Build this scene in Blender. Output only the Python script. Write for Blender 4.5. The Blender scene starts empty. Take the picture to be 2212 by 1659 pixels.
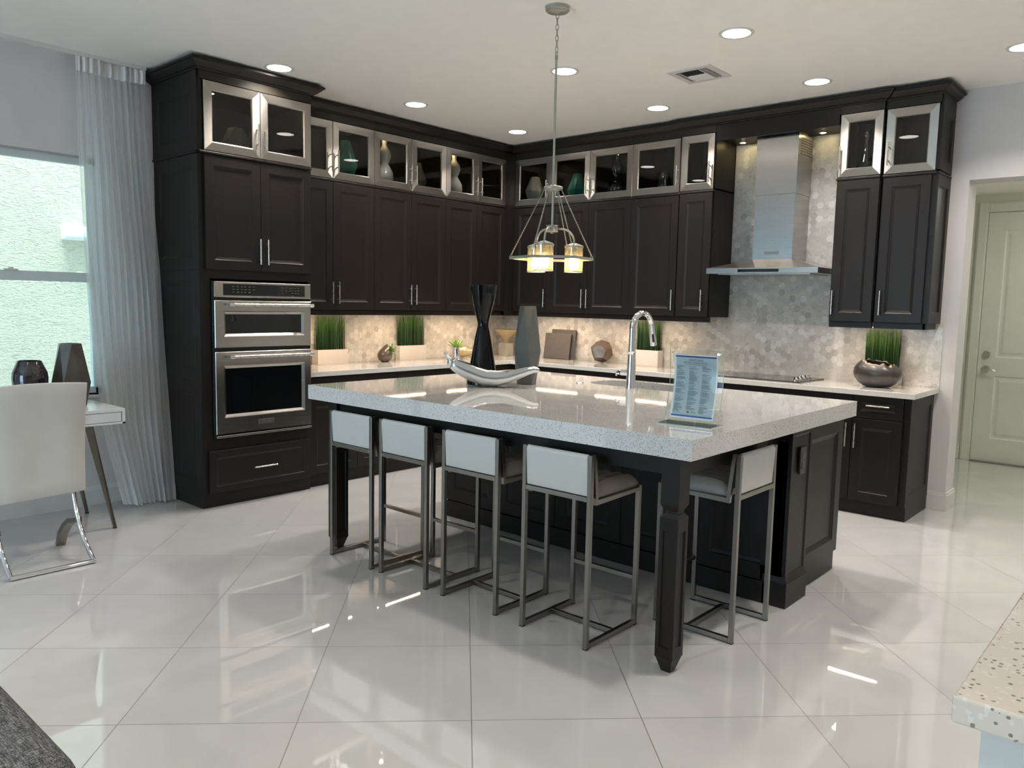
import bpy, bmesh, math, random
from mathutils import Vector, Matrix, noise

SC = bpy.context.scene
COL = SC.collection
R = math.radians
random.seed(7)

# ------------------------------------------------------------------ camera, world, exposure
CAMPOS = Vector((5.78781025, -6.4516645, 1.47481167))
YAW, PITCH, ROLL, FPX = R(41.38199819), R(-5.88530519), R(1.18537796), 1698.87
cd = bpy.data.cameras.new('camera')
cam = bpy.data.objects.new('camera', cd)
COL.objects.link(cam)
cd.sensor_fit = 'HORIZONTAL'
cd.sensor_width = 36.0
cd.lens = FPX / 2212 * 36.0
cd.clip_start = 0.05
cd.clip_end = 200
fw = Vector((-math.sin(YAW) * math.cos(PITCH), math.cos(YAW) * math.cos(PITCH), math.sin(PITCH)))
rt = Vector((math.cos(YAW), math.sin(YAW), 0))
up = rt.cross(fw)
r2 = rt * math.cos(ROLL) + up * math.sin(ROLL)
u2 = -rt * math.sin(ROLL) + up * math.cos(ROLL)
cam.matrix_world = Matrix(((r2.x, u2.x, -fw.x, CAMPOS.x), (r2.y, u2.y, -fw.y, CAMPOS.y), (r2.z, u2.z, -fw.z, CAMPOS.z), (0, 0, 0, 1)))
SC.camera = cam

SC.view_settings.view_transform = 'Standard'
SC.view_settings.look = 'None'
SC.view_settings.exposure = 0.25
SC.view_settings.gamma = 1.0
SC.view_settings.use_curve_mapping = False
cy = SC.cycles
cy.use_denoising = True
cy.denoiser = 'OPENIMAGEDENOISE'
cy.max_bounces = 9
cy.diffuse_bounces = 6
cy.glossy_bounces = 4
cy.transmission_bounces = 6
cy.transparent_max_bounces = 16
cy.sample_clamp_indirect = 6.0
cy.sample_clamp_direct = 0.0
cy.caustics_reflective = False
cy.caustics_refractive = False
cy.use_light_tree = True
cy.use_adaptive_sampling = False

world = bpy.data.worlds.new('sky')
SC.world = world
world.use_nodes = True
wn = world.node_tree
wn.nodes.clear()
wo = wn.nodes.new('ShaderNodeOutputWorld')
wb = wn.nodes.new('ShaderNodeBackground')
wb.inputs['Color'].default_value = (0.48, 0.78, 1.0, 1)
wb.inputs['Strength'].default_value = 6.6
wn.links.new(wb.outputs[0], wo.inputs[0])


WZ0, WZ1 = 0.78, 2.40                      # window sill and head on the left wall


def area_light(name, loc, rot, sx, sy, radiance, color, parent=None, shape='RECTANGLE', spread=180):
    """Area light given by its radiance (power = pi * area * radiance)."""
    l = bpy.data.lights.new(name, 'AREA')
    l.shape = shape
    l.size = sx
    area = sx * sx * math.pi / 4
    if shape == 'RECTANGLE':
        l.size_y = sy
        area = sx * sy
    l.energy = math.pi * area * radiance
    l.color = color
    l.spread = R(spread)
    o = bpy.data.objects.new(name, l)
    o.location = loc
    o.rotation_euler = rot
    COL.objects.link(o)
    o.parent = parent
    return o


# daylight entering by the glazed doors behind the camera, and the soft high sun between the houses
area_light('daylight_rear_doors', (2.75, -11.25, 1.28), (R(90), 0, 0), 2.5, 2.4, 2.3, (0.55, 0.82, 1.0))
sl = bpy.data.lights.new('sun', 'SUN')
sl.energy = 4.0
sl.angle = R(24)
sl.color = (1.0, 1.0, 0.97)
so = bpy.data.objects.new('sun', sl)
so.rotation_euler = Vector((-0.36, 0.10, -1.0)).to_track_quat('-Z', 'Y').to_euler()
COL.objects.link(so)

EXP_LAMP = 232.0      # radiance of the recessed lights
H = 3.048

# ------------------------------------------------------------------ node helpers
def mat(name):
    m = bpy.data.materials.new(name)
    m.use_nodes = True
    m.node_tree.nodes.clear()
    return m, m.node_tree


class NT:
    def __init__(s, tree):
        s.t = tree

    def n(s, typ, **kw):
        nd = s.t.nodes.new(typ)
        for k, v in kw.items():
            if k.startswith('i_'):
                key = k[2:].replace('_', ' ')
                nd.inputs[key].default_value = v
            else:
                setattr(nd, k, v)
        return nd

    def l(s, a, b):
        s.t.links.new(a, b)

    def math(s, op, a, b=None, clamp=False):
        nd = s.t.nodes.new('ShaderNodeMath')
        nd.operation = op
        nd.use_clamp = clamp
        for i, v in enumerate((a, b)):
            if v is None:
                continue
            if isinstance(v, (int, float)):
                nd.inputs[i].default_value = v
            else:
                s.l(v, nd.inputs[i])
        return nd.outputs[0]

    def ramp(s, fac, stops, interp='LINEAR'):
        nd = s.t.nodes.new('ShaderNodeValToRGB')
        nd.color_ramp.interpolation = interp
        e = nd.color_ramp.elements
        while len(e) < len(stops):
            e.new(0.5)
        for i, (p, c) in enumerate(stops):
            e[i].position = p
            e[i].color = (*c, 1) if len(c) == 3 else c
        s.l(fac, nd.inputs[0])
        return nd.outputs[0]

    def mixc(s, fac, a, b, mode='MIX'):
        nd = s.t.nodes.new('ShaderNodeMix')
        nd.data_type = 'RGBA'
        nd.blend_type = mode
        for k, v in ((0, fac), (6, a), (7, b)):
            if isinstance(v, (int, float)):
                nd.inputs[k].default_value = v
            elif isinstance(v, tuple):
                nd.inputs[k].default_value = (*v, 1) if len(v) == 3 else v
            else:
                s.l(v, nd.inputs[k])
        return nd.outputs[2]


def principled(name, color, rough=0.5, metal=0.0, spec=0.5, coat=0.0, noise_amt=0.04, noise_scale=8.0,
               bump=0.0, bump_scale=60.0, stretch=(1, 1, 1), ior=None, sheen=0.0, emis=None, estr=0.0, trans=0.0):
    """Principled material with a little procedural variation of its colour."""
    m, t = mat(name)
    N = NT(t)
    out = N.n('ShaderNodeOutputMaterial')
    p = N.n('ShaderNodeBsdfPrincipled')
    p.inputs['Roughness'].default_value = rough
    p.inputs['Metallic'].default_value = metal
    p.inputs['Specular IOR Level'].default_value = spec
    p.inputs['Coat Weight'].default_value = coat
    p.inputs['Coat Roughness'].default_value = 0.05
    p.inputs['Transmission Weight'].default_value = trans
    if ior:
        p.inputs['IOR'].default_value = ior
    if sheen:
        p.inputs['Sheen Weight'].default_value = sheen
    tc = N.n('ShaderNodeTexCoord')
    mp = N.n('ShaderNodeMapping')
    mp.inputs['Scale'].default_value = stretch
    N.l(tc.outputs['Object'], mp.inputs[0])
    nz = N.n('ShaderNodeTexNoise')
    nz.inputs['Scale'].default_value = noise_scale
    nz.inputs['Detail'].default_value = 4
    N.l(mp.outputs[0], nz.inputs['Vector'])
    lo = tuple(max(0, c * (1 - noise_amt)) for c in color)
    hi = tuple(min(1, c * (1 + noise_amt)) for c in color)
    c = N.ramp(nz.outputs['Fac'], [(0.3, lo), (0.7, hi)])
    N.l(c, p.inputs['Base Color'])
    if bump:
        nb = N.n('ShaderNodeTexNoise')
        nb.inputs['Scale'].default_value = bump_scale
        nb.inputs['Detail'].default_value = 3
        N.l(mp.outputs[0], nb.inputs['Vector'])
        b = N.n('ShaderNodeBump')
        b.inputs['Strength'].default_value = bump
        b.inputs['Distance'].default_value = 0.002
        N.l(nb.outputs['Fac'], b.inputs['Height'])
        N.l(b.outputs[0], p.inputs['Normal'])
    if emis:
        p.inputs['Emission Color'].default_value = (*emis, 1)
        p.inputs['Emission Strength'].default_value = estr
    N.l(p.outputs[0], out.inputs[0])
    return m


def emission(name, color, strength, sampled=False):
    m, t = mat(name)
    N = NT(t)
    out = N.n('ShaderNodeOutputMaterial')
    e = N.n('ShaderNodeEmission')
    e.inputs[0].default_value = (*color, 1)
    e.inputs[1].default_value = strength
    N.l(e.outputs[0], out.inputs[0])
    m.cycles.emission_sampling = 'NONE' if not sampled else 'AUTO'
    return m


def thin_glass(name, tint=(1, 1, 1), ior=1.5, refl=1.0, rough=0.0):
    """Pane or thin-walled glass: transparent with a Fresnel reflection."""
    m, t = mat(name)
    N = NT(t)
    out = N.n('ShaderNodeOutputMaterial')
    tr = N.n('ShaderNodeBsdfTransparent')
    tr.inputs[0].default_value = (*tint, 1)
    gl = N.n('ShaderNodeBsdfGlossy')
    gl.inputs['Roughness'].default_value = rough
    fr = N.n('ShaderNodeFresnel')
    fr.inputs[0].default_value = ior
    f = N.math('MULTIPLY', fr.outputs[0], refl, clamp=True)
    mx = N.n('ShaderNodeMixShader')
    N.l(f, mx.inputs[0])
    N.l(tr.outputs[0], mx.inputs[1])
    N.l(gl.outputs[0], mx.inputs[2])
    N.l(mx.outputs[0], out.inputs[0])
    return m


def wood_mat(name, base=(0.0115, 0.0090, 0.0080)):
    m, t = mat(name)
    N = NT(t)
    out = N.n('ShaderNodeOutputMaterial')
    p = N.n('ShaderNodeBsdfPrincipled')
    p.inputs['Roughness'].default_value = 0.42
    p.inputs['Specular IOR Level'].default_value = 0.28
    tc = N.n('ShaderNodeTexCoord')
    mp = N.n('ShaderNodeMapping')
    mp.inputs['Scale'].default_value = (14, 14, 1.2)
    N.l(tc.outputs['Object'], mp.inputs[0])
    nz = N.n('ShaderNodeTexNoise')
    nz.inputs['Scale'].default_value = 7.0
    nz.inputs['Detail'].default_value = 6
    nz.inputs['Roughness'].default_value = 0.65
    N.l(mp.outputs[0], nz.inputs['Vector'])
    c = N.ramp(nz.outputs['Fac'], [(0.25, tuple(x * 0.8 for x in base)), (0.6, base), (0.85, tuple(x * 1.35 for x in base))])
    N.l(c, p.inputs['Base Color'])
    b = N.n('ShaderNodeBump')
    b.inputs['Strength'].default_value = 0.12
    b.inputs['Distance'].default_value = 0.001
    N.l(nz.outputs['Fac'], b.inputs['Height'])
    N.l(b.outputs[0], p.inputs['Normal'])
    N.l(p.outputs[0], out.inputs[0])
    return m


def quartz_mat(name, base=(0.66, 0.65, 0.62), dark=(0.16, 0.16, 0.16), dens=0.11, scale=190, rough=0.06, spec=1.0):
    m, t = mat(name)
    N = NT(t)
    out = N.n('ShaderNodeOutputMaterial')
    p = N.n('ShaderNodeBsdfPrincipled')
    p.inputs['Roughness'].default_value = rough
    p.inputs['Specular IOR Level'].default_value = spec
    p.inputs['Coat Weight'].default_value = 0.6
    p.inputs['Coat Roughness'].default_value = rough
    tc = N.n('ShaderNodeTexCoord')
    nz = N.n('ShaderNodeTexNoise')
    nz.inputs['Scale'].default_value = 90
    nz.inputs['Detail'].default_value = 3
    N.l(tc.outputs['Object'], nz.inputs['Vector'])
    add = N.n('ShaderNodeVectorMath')
    add.operation = 'MULTIPLY_ADD'
    N.l(nz.outputs['Color'], add.inputs[0])
    add.inputs[1].default_value = (0.006, 0.006, 0.006)
    N.l(tc.outputs['Object'], add.inputs[2])
    vo = N.n('ShaderNodeTexVoronoi')
    vo.inputs['Scale'].default_value = scale
    N.l(add.outputs[0], vo.inputs['Vector'])
    wn_ = N.n('ShaderNodeTexWhiteNoise')
    wn_.noise_dimensions = '3D'
    N.l(vo.outputs['Position'], wn_.inputs['Vector'])
    isd = N.math('LESS_THAN', wn_.outputs['Value'], dens)
    shape = N.math('LESS_THAN', vo.outputs['Distance'], 0.42)
    f = N.math('MULTIPLY', isd, shape)
    isl = N.math('GREATER_THAN', wn_.outputs['Value'], 0.9)
    n2 = N.n('ShaderNodeTexNoise')
    n2.inputs['Scale'].default_value = 5
    n2.inputs['Detail'].default_value = 5
    N.l(tc.outputs['Object'], n2.inputs['Vector'])
    b0 = N.ramp(n2.outputs['Fac'], [(0.3, tuple(c * 0.94 for c in base)), (0.7, base)])
    b1 = N.mixc(N.math('MULTIPLY', isl, 0.5), b0, (0.74, 0.74, 0.73))
    c = N.mixc(f, b1, dark)
    N.l(c, p.inputs['Base Color'])
    N.l(p.outputs[0], out.inputs[0])
    return m


def hex_tile_mat(name, axis):
    """Polished marble hexagon mosaic; axis: the wall's horizontal axis (0 = x, 1 = y)."""
    m, t = mat(name)
    N = NT(t)
    out = N.n('ShaderNodeOutputMaterial')
    p = N.n('ShaderNodeBsdfPrincipled')
    p.inputs['Roughness'].default_value = 0.28
    tc = N.n('ShaderNodeTexCoord')
    sp = N.n('ShaderNodeSeparateXYZ')
    N.l(tc.outputs['Object'], sp.inputs[0])
    S = 0.0535                                   # flat-to-flat height of one tile with its joint
    u = N.math('DIVIDE', sp.outputs[axis], S)
    v = N.math('DIVIDE', sp.outputs[2], S)
    q3 = math.sqrt(3)

    def cell(ou, ov):
        a = N.math('ADD', u, ou)
        b = N.math('ADD', v, ov)
        fu = N.math('DIVIDE', N.math('ADD', a, 100 * q3), q3)
        fv = N.math('ADD', b, 100)
        iu, iv = N.math('FLOOR', fu), N.math('FLOOR', fv)
        du = N.math('SUBTRACT', N.math('MULTIPLY', N.math('SUBTRACT', fu, iu), q3), q3 / 2)
        dv = N.math('SUBTRACT', N.math('SUBTRACT', fv, iv), 0.5)
        d2 = N.math('ADD', N.math('MULTIPLY', du, du), N.math('MULTIPLY', dv, dv))
        return du, dv, d2, iu, iv

    A = cell(0.0, 0.0)
    B = cell(q3 / 2, 0.5)
    useA = N.math('LESS_THAN', A[2], B[2])

    def pick(i):
        nd = N.n('ShaderNodeMix')
        nd.data_type = 'FLOAT'
        N.l(useA, nd.inputs[0])
        N.l(B[i], nd.inputs[2])
        N.l(A[i], nd.inputs[3])
        return nd.outputs[0]

    du, dv, iu, iv = pick(0), pick(1), pick(3), pick(4)
    au, av = N.math('ABSOLUTE', du), N.math('ABSOLUTE', dv)
    e1 = N.math('ADD', N.math('MULTIPLY', au, q3 / 2), N.math('MULTIPLY', av, 0.5))
    edge = N.math('MAXIMUM', e1, av)            # 0.5 at the joint
    joint = N.math('GREATER_THAN', edge, 0.478)
    idv = N.n('ShaderNodeCombineXYZ')
    N.l(iu, idv.inputs[0])
    N.l(iv, idv.inputs[1])
    N.l(useA, idv.inputs[2])
    wnz = N.n('ShaderNodeTexWhiteNoise')
    N.l(idv.outputs[0], wnz.inputs['Vector'])
    tone = N.ramp(wnz.outputs['Value'], [(0.0, (0.42, 0.41, 0.395)), (0.12, (0.50, 0.49, 0.47)), (0.35, (0.55, 0.54, 0.515)),
                                         (0.62, (0.59, 0.575, 0.55)), (0.78, (0.61, 0.595, 0.57)), (0.90, (0.67, 0.655, 0.63)), (1.0, (0.71, 0.70, 0.675))])
    off = N.n('ShaderNodeVectorMath')
    off.operation = 'MULTIPLY_ADD'
    N.l(wnz.outputs['Color'], off.inputs[0])
    off.inputs[1].default_value = (9, 9, 9)
    N.l(tc.outputs['Object'], off.inputs[2])
    nz = N.n('ShaderNodeTexNoise')
    nz.inputs['Scale'].default_value = 22
    nz.inputs['Detail'].default_value = 5
    nz.inputs['Distortion'].default_value = 1.5
    N.l(off.outputs[0], nz.inputs['Vector'])
    vein = N.ramp(nz.outputs['Fac'], [(0.30, (0.72, 0.72, 0.73)), (0.42, (0.96, 0.96, 0.96)), (0.7, (1.03, 1.02, 1.0))])
    c1 = N.mixc(1.0, tone, vein, 'MULTIPLY')
    c2 = N.mixc(joint, c1, (0.50, 0.49, 0.46))
    N.l(c2, p.inputs['Base Color'])
    b = N.n('ShaderNodeBump')
    b.inputs['Strength'].default_value = 0.4
    b.inputs['Distance'].default_value = 0.001
    N.l(N.math('SUBTRACT', 1.0, joint), b.inputs['Height'])
    N.l(b.outputs[0], p.inputs['Normal'])
    N.l(p.outputs[0], out.inputs[0])
    return m


def floor_mat():
    m, t = mat('polished_porcelain')
    N = NT(t)
    out = N.n('ShaderNodeOutputMaterial')
    p = N.n('ShaderNodeBsdfPrincipled')
    p.inputs['Roughness'].default_value = 0.035
    p.inputs['Specular IOR Level'].default_value = 0.8
    p.inputs['Coat Weight'].default_value = 0.6
    p.inputs['Coat Roughness'].default_value = 0.015
    tc = N.n('ShaderNodeTexCoord')
    sp = N.n('ShaderNodeSeparateXYZ')
    N.l(tc.outputs['Object'], sp.inputs[0])
    s_ = N.math('ADD', sp.outputs[0], sp.outputs[1])
    d_ = N.math('SUBTRACT', sp.outputs[1], sp.outputs[0])
    P = 0.8625

    def fr(x, o):
        q = N.math('DIVIDE', N.math('ADD', x, o + P * 40), P)
        i = N.math('FLOOR', q)
        f = N.math('SUBTRACT', q, i)
        e = N.math('MINIMUM', f, N.math('SUBTRACT', 1.0, f))
        return i, N.math('LESS_THAN', e, 0.0030)
    iu, gu = fr(s_, -0.68)
    iv, gv = fr(d_, 7.80)
    g = N.math('MAXIMUM', gu, gv)
    idv = N.n('ShaderNodeCombineXYZ')
    N.l(iu, idv.inputs[0])
    N.l(iv, idv.inputs[1])
    wnz = N.n('ShaderNodeTexWhiteNoise')
    N.l(idv.outputs[0], wnz.inputs['Vector'])
    nz = N.n('ShaderNodeTexNoise')
    nz.inputs['Scale'].default_value = 1.7
    nz.inputs['Detail'].default_value = 6
    nz.inputs['Distortion'].default_value = 1.2
    off = N.n('ShaderNodeVectorMath')
    off.operation = 'MULTIPLY_ADD'
    N.l(wnz.outputs['Color'], off.inputs[0])
    off.inputs[1].default_value = (7, 7, 7)
    N.l(tc.outputs['Object'], off.inputs[2])
    N.l(off.outputs[0], nz.inputs['Vector'])
    c0 = N.ramp(nz.outputs['Fac'], [(0.3, (0.475, 0.475, 0.475)), (0.5, (0.51, 0.51, 0.51)), (0.72, (0.54, 0.54, 0.54))])
    c1 = N.mixc(g, c0, (0.20, 0.195, 0.18))
    N.l(c1, p.inputs['Base Color'])
    wv = N.n('ShaderNodeTexNoise')
    wv.inputs['Scale'].default_value = 2.3
    wv.inputs['Detail'].default_value = 1.5
    N.l(off.outputs[0], wv.inputs['Vector'])
    b = N.n('ShaderNodeBump')
    b.inputs['Strength'].default_value = 0.07
    b.inputs['Distance'].default_value = 0.012
    N.l(wv.outputs['Fac'], b.inputs['Height'])
    N.l(b.outputs[0], p.inputs['Normal'])
    rg = N.math('ADD', N.math('MULTIPLY', g, 0.5), 0.018)
    N.l(rg, p.inputs['Roughness'])
    N.l(p.outputs[0], out.inputs[0])
    return m


def stucco_mat():
    m, t = mat('rough_stucco')
    N = NT(t)
    out = N.n('ShaderNodeOutputMaterial')
    p = N.n('ShaderNodeBsdfPrincipled')
    p.inputs['Roughness'].default_value = 0.9
    tc = N.n('ShaderNodeTexCoord')
    mp = N.n('ShaderNodeMapping')
    mp.inputs['Scale'].default_value = (1, 10, 26)
    N.l(tc.outputs['Object'], mp.inputs[0])
    nz = N.n('ShaderNodeTexNoise')
    nz.inputs['Scale'].default_value = 1.5
    nz.inputs['Detail'].default_value = 4
    nz.inputs['Distortion'].default_value = 1.6
    N.l(mp.outputs[0], nz.inputs['Vector'])
    c = N.ramp(nz.outputs['Fac'], [(0.36, (0.50, 0.475, 0.36)), (0.44, (0.62, 0.585, 0.45)), (0.8, (0.64, 0.60, 0.47))])
    N.l(c, p.inputs['Base Color'])
    b = N.n('ShaderNodeBump')
    b.inputs['Strength'].default_value = 1.0
    b.inputs['Distance'].default_value = 0.016
    N.l(nz.outputs['Fac'], b.inputs['Height'])
    N.l(b.outputs[0], p.inputs['Normal'])
    N.l(p.outputs[0], out.inputs[0])
    return m


def sheer_mat():
    m, t = mat('sheer_fabric')
    N = NT(t)
    out = N.n('ShaderNodeOutputMaterial')
    tc = N.n('ShaderNodeTexCoord')
    nz = N.n('ShaderNodeTexNoise')
    nz.inputs['Scale'].default_value = 260
    N.l(tc.outputs['Object'], nz.inputs['Vector'])
    tr = N.n('ShaderNodeBsdfTransparent')
    df = N.n('ShaderNodeBsdfDiffuse')
    df.inputs[0].default_value = (0.93, 0.93, 0.92, 1)
    tl = N.n('ShaderNodeBsdfTranslucent')
    tl.inputs[0].default_value = (0.92, 0.94, 0.95, 1)
    m1 = N.n('ShaderNodeMixShader')
    m1.inputs[0].default_value = 0.68
    N.l(df.outputs[0], m1.inputs[1])
    N.l(tl.outputs[0], m1.inputs[2])
    lw = N.n('ShaderNodeLayerWeight')
    lw.inputs[0].default_value = 0.35
    fac = N.math('ADD', N.math('ADD', N.math('MULTIPLY', lw.outputs['Facing'], 0.45), 0.42), N.math('MULTIPLY', nz.outputs['Fac'], 0.1), clamp=True)
    m2 = N.n('ShaderNodeMixShader')
    N.l(fac, m2.inputs[0])
    N.l(tr.outputs[0], m2.inputs[1])
    N.l(m1.outputs[0], m2.inputs[2])
    N.l(m2.outputs[0], out.inputs[0])
    return m


def weave_mat():
    m, t = mat('woven_grey_fabric')
    N = NT(t)
    out = N.n('ShaderNodeOutputMaterial')
    p = N.n('ShaderNodeBsdfPrincipled')
    p.inputs['Roughness'].default_value = 0.95
    p.inputs['Specular IOR Level'].default_value = 0.1
    tc = N.n('ShaderNodeTexCoord')
    fs = []
    for sc in ((40, 500, 500), (500, 500, 40), (500, 60, 500)):
        mp = N.n('ShaderNodeMapping')
        mp.inputs['Scale'].default_value = sc
        N.l(tc.outputs['Object'], mp.inputs[0])
        nz = N.n('ShaderNodeTexNoise')
        nz.inputs['Scale'].default_value = 0.8
        nz.inputs['Detail'].default_value = 2
        N.l(mp.outputs[0], nz.inputs['Vector'])
        fs.append(nz.outputs['Fac'])
    f = N.math('MULTIPLY', N.math('ADD', N.math('ADD', fs[0], fs[1]), fs[2]), 0.3333)
    c = N.ramp(f, [(0.40, (0.030, 0.032, 0.036)), (0.5, (0.085, 0.088, 0.092)), (0.60, (0.22, 0.22, 0.22))])
    N.l(c, p.inputs['Base Color'])
    b = N.n('ShaderNodeBump')
    b.inputs['Strength'].default_value = 0.6
    b.inputs['Distance'].default_value = 0.002
    N.l(f, b.inputs['Height'])
    N.l(b.outputs[0], p.inputs['Normal'])
    N.l(p.outputs[0], out.inputs[0])
    return m


def brushed(name, color=(0.60, 0.58, 0.55), rough=0.24, stretch=(1, 1, 60), amt=0.16, aniso=0.0, rot=0.0):
    m, t = mat(name)
    N = NT(t)
    out = N.n('ShaderNodeOutputMaterial')
    p = N.n('ShaderNodeBsdfPrincipled')
    p.inputs['Metallic'].default_value = 1.0
    if aniso:
        p.inputs['Anisotropic'].default_value = aniso
        p.inputs['Anisotropic Rotation'].default_value = rot
        tg = N.n('ShaderNodeTangent')
        tg.direction_type = 'RADIAL'
        tg.axis = 'Z'
        N.l(tg.outputs[0], p.inputs['Tangent'])
    tc = N.n('ShaderNodeTexCoord')
    mp = N.n('ShaderNodeMapping')
    mp.inputs['Scale'].default_value = stretch
    N.l(tc.outputs['Object'], mp.inputs[0])
    nz = N.n('ShaderNodeTexNoise')
    nz.inputs['Scale'].default_value = 8
    nz.inputs['Detail'].default_value = 5
    N.l(mp.outputs[0], nz.inputs['Vector'])
    N.l(N.ramp(nz.outputs['Fac'], [(0.3, tuple(c * (1 - amt) for c in color)), (0.7, tuple(min(1, c * (1 + amt)) for c in color))]), p.inputs['Base Color'])
    r = N.math('ADD', N.math('MULTIPLY', nz.outputs['Fac'], 0.12), rough)
    N.l(r, p.inputs['Roughness'])
    N.l(p.outputs[0], out.inputs[0])
    return m


M = {}
M['wood'] = wood_mat('espresso_wood')
M['wood_in'] = wood_mat('espresso_wood_interior', (0.018, 0.015, 0.010))
M['steel_frame'] = brushed('brushed_aluminium', (0.33, 0.31, 0.285), 0.29, (3, 3, 90), 0.04, 0.75, 0.0)
M['steel_frame_v_sheen'] = brushed('brushed_aluminium_upright_sheen', (0.40, 0.38, 0.35), 0.35, (90, 90, 3), 0.04, 0.75, 0.25)  # uprights lighter: the change of sheen at the mitres is put into the colour
M['steel'] = brushed('stainless_steel', (0.50, 0.48, 0.455), 0.19, (1, 1, 160), 0.05, 0.6, 0.0)
M['chimney'] = brushed('satin_stainless', (0.52, 0.51, 0.50), 0.20, (1, 1, 160), 0.03, 0.85, 0.0)
M['nickel'] = brushed('brushed_nickel', (0.68, 0.65, 0.60), 0.22, (4, 4, 4), 0.03)
M['stool_metal'] = brushed('brushed_stool_steel', (0.27, 0.255, 0.235), 0.24, (60, 60, 2), 0.05)
M['pendant_metal'] = principled('satin_silver_paint', (0.36, 0.36, 0.31), 0.38, 0.55)
M['chrome'] = principled('chrome', (0.80, 0.80, 0.82), 0.04, 1.0, noise_amt=0.01)
M['pewter'] = principled('polished_pewter', (0.60, 0.63, 0.66), 0.14, 1.0, bump=0.35, bump_scale=26)
M['quartz'] = quartz_mat('island_quartz', (0.64, 0.63, 0.62), (0.17, 0.17, 0.17), 0.24, 270, 0.03)
M['quartz2'] = quartz_mat('wall_counter_quartz', (0.66, 0.645, 0.61), (0.40, 0.39, 0.37), 0.10, 260, 0.06)
M['granite'] = quartz_mat('speckled_bar_stone', (0.66, 0.60, 0.52), (0.20, 0.17, 0.14), 0.17, 130, 0.07)
M['hexA'] = hex_tile_mat('marble_hexagon_left', 1)
M['hexB'] = hex_tile_mat('marble_hexagon_back', 0)
M['floor'] = floor_mat()
M['wall'] = principled('painted_wall', (0.62, 0.60, 0.60), 0.75, noise_amt=0.02, bump=0.06, bump_scale=120)
M['hallwall'] = principled('painted_hall_wall', (0.62, 0.62, 0.55), 0.7, noise_amt=0.02)
M['ceiling'] = principled('painted_ceiling', (0.95, 0.93, 0.88), 0.85, noise_amt=0.015, bump=0.05, bump_scale=90)
M['trim'] = principled('white_trim_paint', (0.66, 0.65, 0.63), 0.4, noise_amt=0.02)
M['doorpaint'] = principled('cream_door_paint', (0.66, 0.66, 0.61), 0.38, noise_amt=0.02)
M['stucco'] = stucco_mat()
M['white_ext'] = principled('white_exterior_paint', (0.9, 0.9, 0.9), 0.5)
M['winframe'] = principled('white_vinyl', (0.62, 0.68, 0.68), 0.4, noise_amt=0.02)
M['winglass'] = thin_glass('window_glass', (0.97, 0.99, 0.985))
M['cabglass'] = thin_glass('cabinet_glass', (0.66, 0.66, 0.64), 1.5, 1.3)
M['black_glass'] = principled('black_oven_glass', (0.004, 0.005, 0.006), 0.03, spec=0.6, noise_amt=0.1)
M['cooktop'] = principled('black_ceramic_glass', (0.010, 0.010, 0.011), 0.04, spec=0.8, noise_amt=0.1)
M['white_leather'] = principled('white_leatherette', (0.52, 0.52, 0.51), 0.42, noise_amt=0.03, bump=0.1, bump_scale=300)
M['seat_leather'] = principled('taupe_seat_leatherette', (0.30, 0.27, 0.24), 0.42, noise_amt=0.04, bump=0.1, bump_scale=300)
M['chair_leather'] = principled('white_chair_leatherette', (0.54, 0.53, 0.50), 0.45, noise_amt=0.03, bump=0.15, bump_scale=40)
M['white_ceramic'] = principled('white_ceramic', (0.70, 0.66, 0.62), 0.3, noise_amt=0.02)
M['white_gloss'] = principled('white_glazed_ceramic', (0.78, 0.80, 0.80), 0.06, coat=0.5, noise_amt=0.02)
M['white_lacquer'] = principled('white_lacquer', (0.66, 0.67, 0.69), 0.22, coat=0.3, noise_amt=0.01)
M['black_gloss'] = principled('black_glazed_ceramic', (0.002, 0.002, 0.003), 0.04, spec=0.35, noise_amt=0.2)
M['grey_vase'] = principled('matte_grey_ceramic', (0.070, 0.073, 0.073), 0.45, noise_amt=0.12, noise_scale=30, stretch=(8, 8, 1))
M['grey_board'] = principled('grey_stone_board', (0.075, 0.07, 0.07), 0.6, noise_amt=0.1, noise_scale=40)
M['dark_ceramic'] = principled('iron_glaze', (0.030, 0.025, 0.022), 0.36, noise_amt=0.35, noise_scale=5, spec=0.7)
M['speckle_vase'] = principled('dark_speckled_glaze', (0.030, 0.022, 0.026), 0.10, noise_amt=0.9, noise_scale=26, coat=0.6)
M['bronze_vase'] = principled('bronze_brown_glaze', (0.060, 0.050, 0.042), 0.24, noise_amt=0.4, noise_scale=9, coat=0.3)
M['grey_metal_ball'] = principled('gunmetal_glaze', (0.12, 0.10, 0.09), 0.25, 0.5)
M['dodeca'] = principled('patinated_metal', (0.16, 0.125, 0.10), 0.35, 0.6, noise_amt=0.3, noise_scale=14)
M['teal'] = principled('teal_ceramic', (0.03, 0.20, 0.15), 0.3, noise_amt=0.05)
M['sage'] = principled('pale_sage_ceramic', (0.26, 0.30, 0.22), 0.4, noise_amt=0.05)
M['bone'] = principled('bone_ceramic', (0.45, 0.43, 0.38), 0.5, noise_amt=0.1, noise_scale=20, stretch=(1, 1, 6))
M['clear'] = thin_glass('clear_glass', (0.93, 0.95, 0.94), 1.5, 2.0)
M['acrylic'] = thin_glass('clear_acrylic', (0.97, 0.99, 0.98), 1.3, 0.6)
M['acrylic_edge'] = principled('acrylic_edge', (0.62, 0.80, 0.76), 0.15, trans=0.5, noise_amt=0.02)
M['gold'] = principled('champagne_gold', (0.78, 0.62, 0.38), 0.28, 0.7)
M['gold_glass'] = principled('amber_satin_glass', (0.78, 0.60, 0.36), 0.25, 0.2, trans=0.35)
M['dull_stone'] = principled('dull_metal_block', (0.42, 0.40, 0.34), 0.45, 0.3, noise_amt=0.15)
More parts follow.
